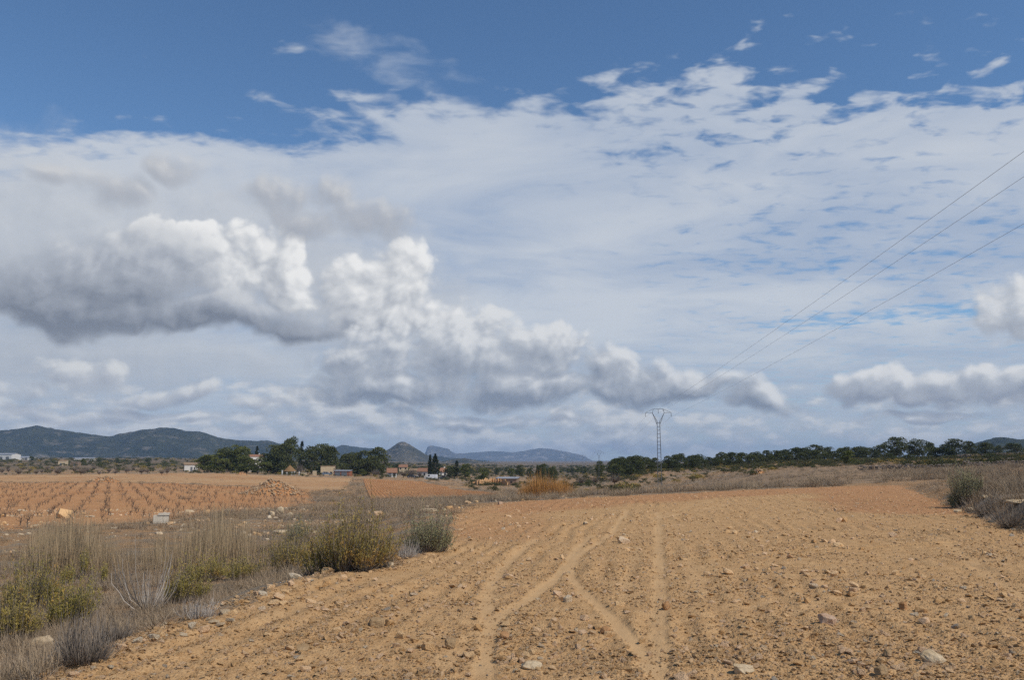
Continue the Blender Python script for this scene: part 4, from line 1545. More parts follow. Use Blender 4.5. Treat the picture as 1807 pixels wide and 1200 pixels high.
# the trees round the farm on the left
for px_t, py_t, D, w, kind, H0, lab in [
        (362, 803, 385, 34, PL[0], 8, 'low light green pine nearest the white cottage'),
        (385, 800, 375, 34, PL[2], 8, 'light green pine second from the cottage'),
        (397, 790, 395, 38, PK[1], 8, 'dark pine third from the cottage'),
        (422, 786, 390, 40, PL[1], 8, 'tall light green pine left of the white house'),
        (435, 806, 370, 34, PL[0], 8, 'low green pine below the white house, left one'),
        (456, 808, 365, 40, PL[2], 8, 'low green pine in front of the white house'),
        (453, 788, 460, 10, PC[0], 8, 'small dark conifer behind the white house'),
        (438, 797, 455, 18, PK[4], 8, 'brownish far pine left of the small dark conifer'),
        (480, 786, 385, 40, PK[3], 8, 'broad dark pine right of the white house'),
        (497, 783, 380, 42, PK[0], 8, 'big dark pine above the thatched shelter'),
        (511, 771.5, 400, 28, PK[4], 8, 'tallest conical pine of the farm'),
        (532, 780, 410, 13, PC[0], 8, 'thin pointed fir right of the tallest conical pine'),
        (555, 785, 390, 38, PK[2], 8, 'dark rounded pine over the ochre building, left one'),
        (579, 784, 395, 34, PK[1], 8, 'dark rounded pine over the ochre building, right one'),
        (614, 799, 385, 32, PK[4], 8, 'leftmost dark pine of the group behind the brick shed'),
        (637, 796, 390, 34, PK[0], 8, 'middle dark pine of the group behind the brick shed'),
        (663, 790, 385, 44, PK[3], 8, 'biggest dark pine of the group behind the brick shed'),
        (640, 828, 372, 14, PL[1], 8, 'small bright green bush under the group behind the brick shed'),
        (759, 804.5, 385, 6, CY[0], 8, 'slender dark cypress beside the white van'),
        (768, 803, 390, 16, CY[1], 8, 'wide dark cypress beside the white van'),
        (806, 813.5, 400, 13, PC[1], 8, 'dark pointed fir right of the orange roofed house'),
        (822, 819, 395, 22, PL[0], 8, 'light green tree right of the dark pointed fir'),
        (795, 823, 400, 20, PK[2], 8, 'dark bush right of the orange roofed house'),
        (853, 826, 330, 18, PL[2], 8, 'small pale green tree left of the stone hut')]:
    p = at(px_t, D)
    H = top_h(p, py_t)
    W0 = 1.3 if kind is CY[0] else 3.0 if kind is CY[1] else 3.4 if kind in PC else 6.2
    tree('farm_tree', lab, kind, p, H0, H, w * D / F / (W0 * H / 8), random.uniform(0, 6.28))


# trees scattered over the far plain
k = 0
for (xa, xb, da, db, cnt, lab) in [(830, 1060, 430, 800, 26, 'small far tree on the plain above the orange canes'), (-40, 320, 560, 900, 9, 'small far tree on the plain below the long left hill'),
                                   (560, 830, 520, 900, 20, 'small far tree on the plain behind the farm roofs')]:
    for i in range(cnt):
        p = at(random.uniform(xa, xb), random.uniform(da, db))
        tree('far_tree', lab, (PK + PL)[k % 8], p, 8, random.uniform(2.6, 5.5), random.uniform(.9, 1.4), random.uniform(0, 6), lab.replace('small far tree', 'small far trees'))
        k += 1


# bare almond trees
def bare_kind(seed, H=3.0, W=3.6, n=90):
    rg = np.random.default_rng(seed)
    m = MB()
    m.tube([(0, 0, -.1), (.05, .03, .45), (.02, 0, .9)], [.14, .10, .08], 5)
    for k in range(6):
        a = k * 1.05 + rg.uniform(0, .5)
        m.tube([(0.02, 0, .8), (math.cos(a) * .5, math.sin(a) * .5, 1.4), (math.cos(a) * 1.0, math.sin(a) * 1.0, 2.1)], [.07, .045, .02], 4)
    tr = m.mesh('trunk', M['vine'])
    P = twig_paths(rg, n * 3, H - .7, W, 4, .6, 1.25, (.6, 1.05)) + [0, 0, .7]
    v, f, t = ribbons(rg, P, .035, .015)
    return tr, mesh_np('twigs', v, f, M['bare'], False, {'tint': t})


BK = [bare_kind(700 + k) for k in range(3)]


def bare_tree(label, px_t, D, H, sx=1.0, group=None, k=0):
    root = empty('bare_tree', at(px_t, D), random.uniform(0, 6))
    root.scale = (H / 3 * sx, H / 3 * sx, H / 3)
    tag(root, label, 'tree', group)
    link(bpy.data.objects.new('trunk', BK[k % 3][0]), root)
    link(bpy.data.objects.new('twigs', BK[k % 3][1]), root)


k = 0
for D, step in ((292, 34), (318, 30), (350, 30), (400, 30)):
    x = -60 + random.uniform(0, 10)
    while x < (312 if D > 300 else 300):
        bare_tree('bare grey almond tree of the orchard beyond the ochre field', x, D + random.uniform(-6, 6), random.uniform(1.9, 3.0), 1.0, 'bare orchard trees on the left plain', k)
        x += step * random.uniform(.7, 1.5)
        k += 1
for lab, px_t, D, H, sx in [('bare brown tree between the thatched shelter and dark pines', 529, 375, 5.4, .8), ('bare grey tree left of the small tiled pavilion', 664, 370, 3.6, 1.2),
                            ('bare grey tree right of the small tiled pavilion', 712, 370, 4.2, 1.1), ('widest bare tree before the far orange roofs', 727, 372, 4.4, 1.2), ('bare tree left of the white van', 741, 375, 3.6, 1.0),
                            ('low bare almond on the slope left of the main pylon', 1084, 190, 3.2, 1.1), ('far bare bush above the orange canes', 1025, 260, 3.0, 1.3), ('bare bush between the orange canes and main pylon', 1050, 230, 2.4, 1.2)]:
    k += 1
    bare_tree(lab, px_t, D, H, sx, None, k)

# ---------------------------------------------------------------- scrub
def bush_kind(seed, mat_, n=9, per=60, leaf=.11):
    rg = np.random.default_rng(seed)
    cs = [(rg.normal(0, .28), rg.normal(0, .28), rg.uniform(.15, .6)) for k in range(n)]
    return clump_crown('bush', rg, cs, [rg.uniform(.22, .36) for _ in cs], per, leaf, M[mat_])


BU = [bush_kind(720 + k, m) for k, m in enumerate(('bush', 'bush', 'broom', 'pine', 'broom_y'))]
n = 5200
px = np.concatenate([rng.uniform(1080, 1960, 3700), rng.uniform(820, 1130, 700), rng.uniform(-150, 900, 800)])
rr = np.concatenate([rng.uniform(125, 330, 3700), rng.uniform(130, 330, 700), rng.uniform(300, 900, 800)])
px = np.concatenate([px, rng.uniform(340, 1120, 2300), rng.uniform(-150, 340, 500)])
rr = np.concatenate([rr, np.exp(rng.uniform(math.log(340), math.log(1600), 2800))])
n = len(px)
x, y = rr * cp * (px - 903.5) / F, rr
ok = ((px > 1270) | (rr > 230) | (rng.uniform(0, 1, n) < .22)) & ~((rr < 170) & (px > 1130) & (px < 1215))
ok &= (poly_sd(FALLOW, x, y) > 2) & (poly_sd(OCHRE, x, y) > 2) & (poly_sd(FUR, x, y) > 2)
ok &= rng.uniform(0, 1, n) < np.clip(.45 + 1.4 * fbm(x / 14, y / 14, 2, 99) + .5 * sstep(180, 260, rr), .03, 1)
x, y, rr = x[ok], y[ok], rr[ok]
n = len(x)
s = np.clip(np.exp(rng.normal(math.log(.75), .45, n)), .3, 1.35) * np.clip(rr / 300, 1, 3)
scatter('scrub', np.stack([x, y, terrain(x, y, False) - .05], 1), np.stack([np.zeros(n), np.zeros(n), rng.uniform(0, 6.28, n)], 1),
        np.stack([s * rng.uniform(.9, 1.5, n), s * rng.uniform(.9, 1.5, n), s], 1), rng.choice(5, n, p=[.46, .30, .12, .10, .02]), BU)


def bush(lab, px_t, py_b, w, h, kind, depth=None):
    p = hit(px_t, py_b, 70) if depth is None else at(px_t, depth)
    o = link(bpy.data.objects.new('bush', BU[kind]))
    o.location = p
    o.scale = (w * p.y / F / 1.15, w * p.y / F / 1.15, h * p.y / F / .85)
    o.rotation_euler = (0, 0, random.uniform(0, 6))
    tag(o, lab, 'bush')


for a in [('dark green bush closest on the left of the main pylon', 1118, 872, 22, 19, 3, 112), ('olive bush left of the dark one by the main pylon', 1088, 866, 36, 17, 0, 118),
          ('olive bush behind the dark one by the main pylon', 1104, 858, 34, 16, 2, 135), ('small round dark bush right of the orange canes', 1038, 850, 11, 9, 3, 200),
          ('dark bush beside the boulder heap on the right slope', 1325, 832, 16, 10, 3, 150), ('lone bush in the grass at left of the orange canes', 862, 846, 16, 9, 1, 230),
          ('dark small bush on the plain right of the ruin', 176, 817, 13, 9, 3, 520), ('round dark bush on the plain left of the cottage', 250, 816, 16, 7, 3, 560),
          ('flat dark bush on the plain beside the cottage', 294, 817, 12, 6, 3, 500), ('yellowish bush on the slope right of the main pylon', 1228, 842, 30, 11, 4, 175),
          ('pale olive bush at the foot of the long wood', 1160, 838, 20, 12, 2, 200), ('green bush on the terrace below the broad umbrella pines', 1640, 815, 26, 9, 1, 230)]:
    bush(*a)

# orange canes
CN = [tuft_mesh('canes', 370 + k, 50, 2.3, 1.1, .03, M['cane'], .10, .32, 3) for k in range(2)]
can = empty('cane_clump', at(965, 76))
tag(can, 'tall orange brown clump of dry canes behind the far field edge', 'canes')
for k in range(120):
    px_t = 920 + 92 * (k + random.uniform(0, 1)) / 120
    p = at(px_t, 76 + random.uniform(-1.6, 1.6))
    o = link(bpy.data.objects.new('cane_tuft', CN[k % 2]), can)
    o.location = p - can.location
    sc_ = random.uniform(.55, 1.02) * (1 - .45 * abs((px_t - 962) / 48) ** 2.2) * (1 + .16 * math.sin(px_t * .16))
    o.scale = (sc_, sc_, sc_)
    o.rotation_euler = (random.uniform(-.08, .08), random.uniform(-.08, .08) + (px_t - 965) / 500, random.uniform(0, 6))

# ---------------------------------------------------------------- vines
def vine_mesh(seed):
    rg = np.random.default_rng(seed)
    V, Fq, T = [], [], []
    m = MB()
    m.tube([(0, 0, -.05), (rg.normal(0, .03), rg.normal(0, .03), .16), (rg.normal(0, .05), rg.normal(0, .05), .30)], [.055, .045, .05], 4)
    for k in range(6):
        a = k * 1.05 + rg.uniform(0, .6)
        q = np.array([math.cos(a), math.sin(a), 0])
        e = rg.uniform(.12, .26)
        m.tube([(0, 0, .27), tuple(q * e + [0, 0, .42]), tuple(q * e * rg.uniform(1.2, 2.0) + [rg.normal(0, .05), rg.normal(0, .05), rg.uniform(.62, .92)])], [.024, .014, .005], 3, False)
    return m.mesh('grapevine', M['vine'])


VM = [vine_mesh(740 + k) for k in range(5)]
va_ = math.atan((195 - 903.5) / F * cp)
vd, vn = np.array([math.sin(va_), math.cos(va_)]), np.array([math.cos(va_), -math.sin(va_)])
VP = []
for i in range(-70, 80):
    for j in range(0, 130):
        q = vd * (36 + j * 2.1) + vn * (i * 2.0)
        VP.append(q + rng.normal(0, .26, 2))
VP = np.array(VP)
pxv = 903.5 + F * VP[:, 0] / VP[:, 1] / cp
VP = VP[(poly_sd(VINEYARD, VP[:, 0], VP[:, 1]) < -1) & (pxv > -60) & (rng.uniform(0, 1, len(VP)) > .18)]
VP = VP[np.argsort(np.hypot(VP[:, 0], VP[:, 1]))]
vz = terrain(VP[:, 0], VP[:, 1], False)
for k in range(min(300, len(VP))):
    o = link(bpy.data.objects.new('grapevine', VM[k % 5]))
    o.location = (VP[k, 0], VP[k, 1], vz[k])
    s = random.uniform(.42, .72)
    o.scale = (s, s, s)
    o.rotation_euler = (0, 0, random.uniform(0, 6.28))
    tag(o, 'bare dark grapevine in the nearer rows of the red vineyard', 'vine', 'vines of the nearer vineyard rows')
n = len(VP) - 300
scatter('far_vines', np.stack([VP[300:, 0], VP[300:, 1], vz[300:]], 1), np.stack([np.zeros(n), np.zeros(n), rng.uniform(0, 6.28, n)], 1),
        rng.uniform(.42, .72, (n, 1)) * np.ones((1, 3)), rng.integers(0, 5, n), VM)

# ---------------------------------------------------------------- farm buildings
M['white'] = mat('whitewash', color=(.72, .69, .63), rough=.85)
M['cream'] = mat('cream_render', color=(.60, .47, .30), rough=.9)
M['brownw'] = mat('brown_rubble_wall', color=(.27, .19, .125), rough=.95)
M['tile'] = mat('clay_tile', color=(.29, .15, .092), rough=.85)
M['tile_old'] = mat('old_clay_tile', color=(.30, .205, .125), rough=.9)
M['dark'] = mat('dark_opening', color=(.02, .02, .02), rough=.9)
M['shut'] = mat('grey_shutter', color=(.16, .17, .18), rough=.6)
M['thatch'] = mat('brown_thatch', color=(.25, .15, .07), rough=.95)
M['sheet'] = mat('grey_sheet_roof', color=(.30, .31, .33), rough=.5, spec=.4)
M['brick'] = mat('red_brick', color=(.30, .12, .065), rough=.9)
M['steel'] = mat('galvanised_steel', color=(.13, .135, .14), rough=.6, spec=.4)
M['insul'] = mat('brown_insulator', color=(.05, .035, .03), rough=.3, spec=.5)
M['wire'] = mat('aluminium_wire', color=(.24, .24, .25), rough=.5)
M['concrete'] = mat('weathered_concrete', color=(.60, .53, .42), rough=.9)
M['vanp'] = mat('white_van_paint', color=(.74, .74, .74), rough=.3, spec=.5)
M['darkp'] = mat('dark_car_paint', color=(.03, .035, .045), rough=.3, spec=.5)
M['greyp'] = mat('grey_blue_car_paint', color=(.17, .21, .26), rough=.3, spec=.5)
M['glass'] = mat('dark_glass', color=(.02, .025, .03), rough=.08, spec=.6)
M['tyre'] = mat('tyre_rubber', color=(.02, .02, .02), rough=.8)
M['rim'] = mat('wheel_rim', color=(.35, .35, .36), rough=.4)


def house(name, label, cat, px_t, D, w, d, he, hr, rz, wall, roof, style='gable', doors=(), windows=(), side=None, chimney=None, over=.25):
    """a small building: front wall faces the camera (-y); doors and windows as (x, z, w, h) on the front"""
    root = empty(name, at(px_t, D), rz)
    tag(root, label, cat)
    m = MB()
    x0, x1, y0, y1 = -w / 2, w / 2, -d / 2, d / 2
    if style == 'gable':          # ridge along x
        m.add([(x0, y0, -.5), (x1, y0, -.5), (x1, y1, -.5), (x0, y1, -.5), (x0, y0, he), (x1, y0, he), (x1, y1, he), (x0, y1, he), (x0, 0, hr), (x1, 0, hr)],
              [(0, 1, 5, 4), (2, 3, 7, 6), (0, 4, 8, 7, 3), (1, 2, 6, 9, 5), (3, 2, 1, 0)])
        pr = [(-d / 2 - over, he - over * (hr - he) / (d / 2)), (0, hr + .02), (d / 2 + over, he - over * (hr - he) / (d / 2)), (d / 2 + over, he - over * (hr - he) / (d / 2) + .16), (0, hr + .20), (-d / 2 - over, he - over * (hr - he) / (d / 2) + .16)]
        rf = MB()
        xa, xb = x0 - over, x1 + over
        n = len(pr)
        rf.add([(xa, a, b) for a, b in pr] + [(xb, a, b) for a, b in pr],
               [(0, 1, 4, 5), (1, 2, 3, 4), (n + 5, n + 4, n + 1, n), (n + 4, n + 3, n + 2, n + 1)] + [(i, n + i, n + (i + 1) % n, (i + 1) % n) for i in range(n)])
    elif style == 'shed':         # slope down towards the front
        m.add([(x0, y0, -.5), (x1, y0, -.5), (x1, y1, -.5), (x0, y1, -.5), (x0, y0, he), (x1, y0, he), (x1, y1, hr), (x0, y1, hr)],
              [(0, 1, 5, 4), (2, 3, 7, 6), (0, 4, 7, 3), (1, 2, 6, 5), (3, 2, 1, 0)])
        k = (hr - he) / d
        rf = MB().add([(x0 - over, y0 - over, he - k * over + .01), (x1 + over, y0 - over, he - k * over + .01), (x1 + over, y1 + over, hr + k * over + .01), (x0 - over, y1 + over, hr + k * over + .01),
                       (x0 - over, y0 - over, he - k * over + .17), (x1 + over, y0 - over, he - k * over + .17), (x1 + over, y1 + over, hr + k * over + .17), (x0 - over, y1 + over, hr + k * over + .17)],
                      [(0, 3, 2, 1), (4, 5, 6, 7), (0, 1, 5, 4), (1, 2, 6, 5), (2, 3, 7, 6), (3, 0, 4, 7)])
    else:                         # flat
        m.box(x0, x1, y0, y1, -.5, he)
        rf = MB().box(x0 - over, x1 + over, y0 - over, y1 + over, he + .004, he + .2)
    m.build('wall', M[wall], root)
    r = rf.build('roof', M[roof], root)
    if chimney:
        MB().box(chimney - .3, chimney + .3, -.3, .3, he, hr + .7).build('chimney', M['white'], r)
    for (x, z, a, b) in doors:
        o = MB().box(x - a / 2, x + a / 2, y0 - .05, y0 - .003, z, z + b).build('door', M['shut'], root)
        MB().box(x + a * .32, x + a * .40, y0 - .10, y0 - .052, z + b * .45, z + b * .52).build('handle', M['steel'], o)
    for (x, z, a, b) in windows:
        o = MB().box(x - a / 2, x + a / 2, y0 - .06, y0 - .003, z, z + b).build('window', M['shut'], root)
        MB().box(x - a / 2 + .07, x + a / 2 - .07, y0 - .075, y0 - .063, z + .07, z + b - .07).build('pane', M['glass'], o)
    if side:
        MB().box(x0 - .02, x0 - .002, y0 + .02, y1 - .02, -.4, he - .05).build('side_wall', M[side], root)
    return root


house('cottage', 'small white cottage with brown side wall on the left plain', 'house', 337, 400, 5.8, 6.4, 2.9, 3.9, R(24), 'white', 'tile_old', 'shed',
      [(.2, 0, .9, 2.0)], [(1.6, 1.0, .7, .8)], 'brownw', None, .2)
p = at(450, 440)
house('farmhouse', 'white house half hidden behind low green pines', 'house', 450, 440, 7.6, 7, top_h(p, 806.5), top_h(p, 803), R(28), 'white', 'tile', 'gable',
      [(-1.5, 0, 1, 2.1)], [(1.4, top_h(p, 814), .9, 1.1)], None, 2.0, .1)
house('farm_building', 'low ochre building below two dark rounded pines', 'building', 580, 385, 6.4, 5, top_h(at(580, 385), 823), 4, R(8), 'cream', 'tile_old', 'flat', [], [(-1.6, .8, .9, 1.0), (1.4, .8, .9, 1.0)], None, None, .12)
house('shed', 'long dark shed with brick end at the near field corner', 'shed', 606, 365, 6.8, 4, 2.0, 2.3, R(-6), 'brick', 'sheet', 'shed', [(-1.8, 0, 2.4, 1.7), (1.1, 0, 2.4, 1.7)], [], None, None, .2)
house('pavilion', 'small pavilion with steep orange tiled roof', 'building', 692, 375, 4.0, 4.2, 2.2, 3.8, R(10), 'white', 'tile', 'gable', [(-.9, 0, 1.2, 2.0)], [(1.0, .5, 1.2, 1.5)], None, None, .35)
house('farmhouse', 'white house with orange roof left of the dark cypresses', 'house', 749, 410, 5.2, 6, 2.6, 4.0, R(-12), 'white', 'tile', 'gable', [(-1.2, 0, .9, 2.0)], [(1.1, .9, .9, 1.0)], None, None, .3)
house('farmhouse', 'white house with orange roof right of the dark cypresses', 'house', 780, 412, 4.2, 6, 2.5, 4.2, R(14), 'white', 'tile', 'gable', [(-.9, 0, .9, 2.0)], [(1.0, .9, .8, 1.0)], None, 1.2, .3)
house('far_house', 'far brick red roof seen above the bare trees', 'house', 712, 520, 5, 6, 3.4, 4.6, R(5), 'cream', 'tile', 'gable', [], [(-1.5, 2.0, .9, 1.0), (1.5, 2.0, .9, 1.0)], None, None, .3)
house('far_house', 'far low roof behind the white van', 'house', 734, 470, 6, 6, 2.0, 3.0, R(-8), 'cream', 'tile_old', 'gable', [], [(-2, .9, .9, 1.0)], None, None, .3)
house('warehouse', 'long white far warehouse at the left picture edge', 'building', 4, 1000, 34, 16, 6.6, 8.0, R(-6), 'white', 'sheet', 'gable', [(4, 0, 4, 4), (12, 0, 4, 4)], [(-6, 3, 3, 1.2)], None, None, .4)
house('warehouse', 'smaller white far shed right of the long warehouse', 'building', 44, 1040, 20, 12, 3.0, 4.2, R(4), 'white', 'sheet', 'gable', [(4, 0, 3, 2.6)], [(-4, 1.2, 2, 1)], None, None, .3)
house('warehouse', 'little white far hut in the middle of the left plain', 'building', 150, 1040, 22, 9, 2.3, 3.2, R(4), 'white', 'sheet', 'gable', [(4, 0, 3, 2)], [], None, None, .3)
house('ruin', 'ruined ochre farm walls on the left plain', 'ruin', 112, 600, 5.4, 4, 3.2, 4.0, R(12), 'cream', 'tile_old', 'shed', [(-1, 0, 1.2, 2)], [(1.2, 1.2, .8, .8)], None, None, .1)
house('ruin', 'reddish low ruin right of the ochre farm walls', 'ruin', 134, 590, 5.4, 4, 2.4, 2.6, R(-5), 'brownw', 'tile_old', 'flat', [(.6, 0, 1.2, 1.8)], [], None, None, .1)
house('stone_hut', 'half sunken stone hut with grey flat roof beside the earth bank', 'building', 896, 272, 6.4, 5, 2.2, 2.5, R(-10), 'brownw', 'sheet', 'shed', [(-2.2, 0, 1.3, 1.6)], [(1.6, .9, .7, .7)], None, None, .25)

# thatched shelter
t = empty('thatched_shelter', at(512, 372))
tag(t, 'round thatched shelter on posts beside white gate posts', 'shelter')
pts = [(0, 0, 4.3)] + [(2.9 * math.cos(a) * (1 + .05 * math.sin(5 * a)), 2.9 * math.sin(a), 1.55 + .12 * math.sin(7 * a)) for a in np.linspace(0, 2 * math.pi, 15)[:-1]] + \
      [(2.4 * math.cos(a), 2.4 * math.sin(a), 1.7) for a in np.linspace(0, 2 * math.pi, 15)[:-1]]
MB().add(pts, [(0, 1 + i, 1 + (i + 1) % 14) for i in range(14)] + [(1 + (i + 1) % 14, 1 + i, 15 + i, 15 + (i + 1) % 14) for i in range(14)]).build('roof', M['thatch'], t)
for a in np.linspace(.4, 6.68, 7)[:-1]:
    MB().tube([(2.2 * math.cos(a), 2.2 * math.sin(a), -.3), (2.2 * math.cos(a), 2.2 * math.sin(a), 2.0)], [.09, .08], 6).build('post', M['bark'], t)
for k, (px_t, h, lab) in enumerate([(499, 1.9, 'white gate post left of the thatched shelter, tallest'), (507, 1.2, 'short white post in front of the thatched shelter'),
                                    (516, 1.3, 'white post under the right side of the thatched shelter'), (520.5, 1.6, 'white post closest on the right of the thatched shelter'),
                                    (529, 1.6, 'white post farthest right of the thatched shelter')]):
    o = empty('gate_post', at(px_t, 362))
    tag(o, lab, 'post', None)
    MB().box(-.22, .22, -.22, .22, -.3, h).build('shaft', M['white'], o)
    MB().box(-.28, .28, -.28, .28, h + .002, h + .1).build('cap', M['white'], o)
o = empty('garden_wall', at(537, 364))
tag(o, 'low cream garden wall right of the white posts', 'wall')
MB().box(-1.2, 1.2, -.15, .15, -.3, 1.0).build('wall_body', M['cream'], o)
MB().box(-1.28, 1.28, -.2, .2, 1.002, 1.1).build('coping', M['concrete'], o)
o = empty('garden_wall', at(556, 368))
tag(o, 'cream wall end below the left dark rounded pine', 'wall')
MB().box(-.8, .8, -.2, .2, -.3, 1.9).build('wall_body', M['cream'], o)
MB().box(-.88, .88, -.26, .26, 1.902, 2.0).build('coping', M['concrete'], o)


# ---------------------------------------------------------------- vehicles
def vehicle(name, label, cat, px_t, D, prof, wbase, paint, wins, rz, width=1.8, wheel=.33):
    root = empty(name, at(px_t, D) + Vector((0, 0, .12)), rz)
    tag(root, label, cat)
    bm = bmesh.new()
    n = len(prof)
    va = [bm.verts.new((x, -width / 2, z)) for x, z in prof]
    vb = [bm.verts.new((x, width / 2, z)) for x, z in prof]
    bm.faces.new(va[::-1])
    bm.faces.new(vb)
    for i in range(n):
        bm.faces.new((va[i], va[(i + 1) % n], vb[(i + 1) % n], vb[i]))
    bmesh.ops.recalc_face_normals(bm, faces=bm.faces)
    bmesh.ops.bevel(bm, geom=list(bm.edges), offset=.07, segments=2, affect='EDGES', clamp_overlap=True)
    me = bpy.data.meshes.new('body')
    bm.to_mesh(me)
    bm.free()
    me.materials.append(M[paint])
    link(bpy.data.objects.new('body', me), root)
    for quad in wins:
        for s in (-1, 1):
            m = MB()
            y = s * (width / 2 + .004)
            y2 = s * (width / 2 + .012)
            v = [(x, y, z) for x, z in quad] + [(x, y2, z) for x, z in quad]
            m.add(v, [(0, 1, 2, 3), (7, 6, 5, 4), (0, 4, 5, 1), (1, 5, 6, 2), (2, 6, 7, 3), (3, 7, 4, 0)])
            m.build('window', M['glass'], root)
    for x in wbase:
        for s in (-1, 1):
            y = s * (width / 2 - .08)
            w = MB().tube([(x, y - .1, wheel), (x, y + .1, wheel)], [wheel, wheel], 16).build('wheel', M['tyre'], root)
            MB().tube([(x, y + s * .102, wheel), (x, y + s * .115, wheel)], [wheel * .6, wheel * .55], 12).build('rim', M['rim'], w)
    x_f = max(x for x, z in prof)
    for s in (-1, 1):
        MB().box(x_f - .05, x_f + .015, s * (width / 2 - .35) - .14, s * (width / 2 - .35) + .14, .72, .90).build('headlight', M['rim'], root)
    return root


VAN = [(-2.6, .35), (-2.62, 1.2), (-2.5, 2.1), (1.0, 2.12), (1.75, 1.35), (2.5, 1.15), (2.62, .75), (2.6, .35)]
vehicle('van', 'white van parked in front of the dark cypresses', 'van', 761, 352, VAN, (-1.6, 1.7), 'vanp', [[(.35, 1.3), (1.45, 1.3), (.9, 1.95), (.35, 1.95)]], R(176), 1.95, .36)
PICK = [(-2.5, .4), (-2.52, .95), (-.55, .98), (-.45, 1.7), (.75, 1.72), (1.25, 1.12), (2.3, 1.0), (2.42, .5), (2.38, .4)]
vehicle('pickup', 'dark pickup parked right of the white van', 'pickup', 782, 354, PICK, (-1.5, 1.5), 'darkp', [[(-.35, 1.1), (.1, 1.1), (.1, 1.6), (-.35, 1.6)], [(.2, 1.1), (1.0, 1.1), (.7, 1.6), (.2, 1.6)]], R(4), 1.8, .36)
CAR = [(-2.0, .35), (-2.05, .9), (-1.75, 1.0), (-1.1, 1.42), (.35, 1.44), (1.0, .98), (1.9, .85), (2.05, .6), (2.0, .35)]
vehicle('car', 'grey blue car parked below the ochre building', 'car', 577, 366, CAR, (-1.25, 1.25), 'greyp', [[(-1.2, .98), (-.4, .98), (-.4, 1.34), (-1.0, 1.34)], [(-.3, .98), (.7, .98), (.3, 1.34), (-.3, 1.34)]], R(10), 1.7, .31)
vehicle('car', 'dark car among the bare trees left of the white van', 'car', 727, 356, CAR, (-1.25, 1.25), 'darkp', [[(-1.2, .98), (-.4, .98), (-.4, 1.34), (-1.0, 1.34)], [(-.3, .98), (.7, .98), (.3, 1.34), (-.3, 1.34)]], R(2), 1.7, .31)


# ---------------------------------------------------------------- pylons and wires
def pylon(label, base, H, rz, detail=True):
    """batten steel tower with a Y shaped head; arm tips at the returned points"""
    root = empty('pylon', base, rz)
    tag(root, label, 'pylon', 'steel pylons of the power line')
    k = H / 12.8
    hs = H * (1 - 22 / 148)          # top of the shaft
    wb, wt_ = .31 * k, .20 * k       # half widths
    for sx_ in (-1, 1):
        for sy_ in (-1, 1):
            MB().bar((sx_ * wb, sy_ * wb, -.3), (sx_ * wt_, sy_ * wt_, hs), .055 * k).build('leg', M['steel'], root)
    nb = 19 if detail else 12
    for i in range(nb):
        t_ = (i + .6) / nb
        w = wb + (wt_ - wb) * t_
        z = hs * t_
        m = MB()
        c = [(-w, -w, z), (w, -w, z), (w, w, z), (-w, w, z)]
        for a in range(4):
            m.bar(c[a], c[(a + 1) % 4], .05 * k)
        m.build('batten', M['steel'], root)
    ah, aw = H * (1 - 6.5 / 148), .92 * k
    for s in (-1, 1):
        m = MB()
        for y in (-wt_ * .8, wt_ * .8):
            m.bar((s * wt_, y, hs), (s * aw, y * .6, ah), .045 * k)
            m.bar((s * wt_, y, hs - .55 * k), (s * aw * .98, y * .6, ah - .05), .045 * k)
        m.bar((s * (wt_ + .25 * k), -wt_ * .7, hs + .35 * k), (s * (wt_ + .25 * k), wt_ * .7, hs + .35 * k), .05 * k)
        m.build('fork_arm', M['steel'], root)
        m = MB()
        tip = (s * 1.98 * k, 0, ah)
        for y in (-.12 * k, .12 * k):
            m.bar((s * aw, y, ah), tip, .045 * k)
            m.bar((s * .72 * k, y, H), tip, .04 * k)
            m.bar((s * aw, y, ah), (s * .72 * k, y, H), .045 * k)
        m.build('cross_arm', M['steel'], root)
    m = MB()
    for y in (-.12 * k, .12 * k):
        m.bar((-.72 * k, y, H), (.72 * k, y, H), .045 * k)
    m.build('top_beam', M['steel'], root)
    tips = []
    for x, z in ((-1.98 * k, ah), (0, H - .03), (1.98 * k, ah)):
        m = MB()
        m.tube([(x, 0, z), (x, 0, z - .62 * k)], [.02 * k, .02 * k], 6)
        for j in range(4):
            zz = z - (.14 + .13 * j) * k
            m.tube([(x, 0, zz), (x, 0, zz - .05 * k)], [.035 * k, .075 * k], 8)
        m.build('insulator', M['insul'], root)
        q = Matrix.Rotation(rz, 3, 'Z') @ Vector((x, 0, z - .62 * k))
        tips.append(Vector(base) + q)
    MB().box(-.5 * k, .5 * k, -.5 * k, .5 * k, -.4, .12).build('footing', M['concrete'], root)
    return tips


pys = []
for px_t, top, D, lab in [(1163.5, 722, 130, 'nearest and tallest steel pylon just behind the far field edge'), (1057, 796, 285, 'second pylon, with a little umbrella pine at its foot'),
                          (1028, 803, 430, 'third pylon, just left of the second one, on the far plain'), (1010, 808, 560, 'fourth pylon, tiny, between two others on the far plain'),
                          (999, 805, 600, 'farthest left pylon, tiny, above the orange canes')]:
    p = at(px_t, D)
    rz = R(-5) if D < 200 else R(-3)
    pys.append(pylon(lab, p, max(9, top_h(p, top)), rz, D < 200))
# the pylon before: behind and right of the camera, only its wires are seen
dirn = Vector((-math.sin(R(2.5)), -math.cos(R(2.5)), 0))
prev = [t_ + dirn * 190 + Vector((0, 0, 7.0)) for t_ in pys[0]]


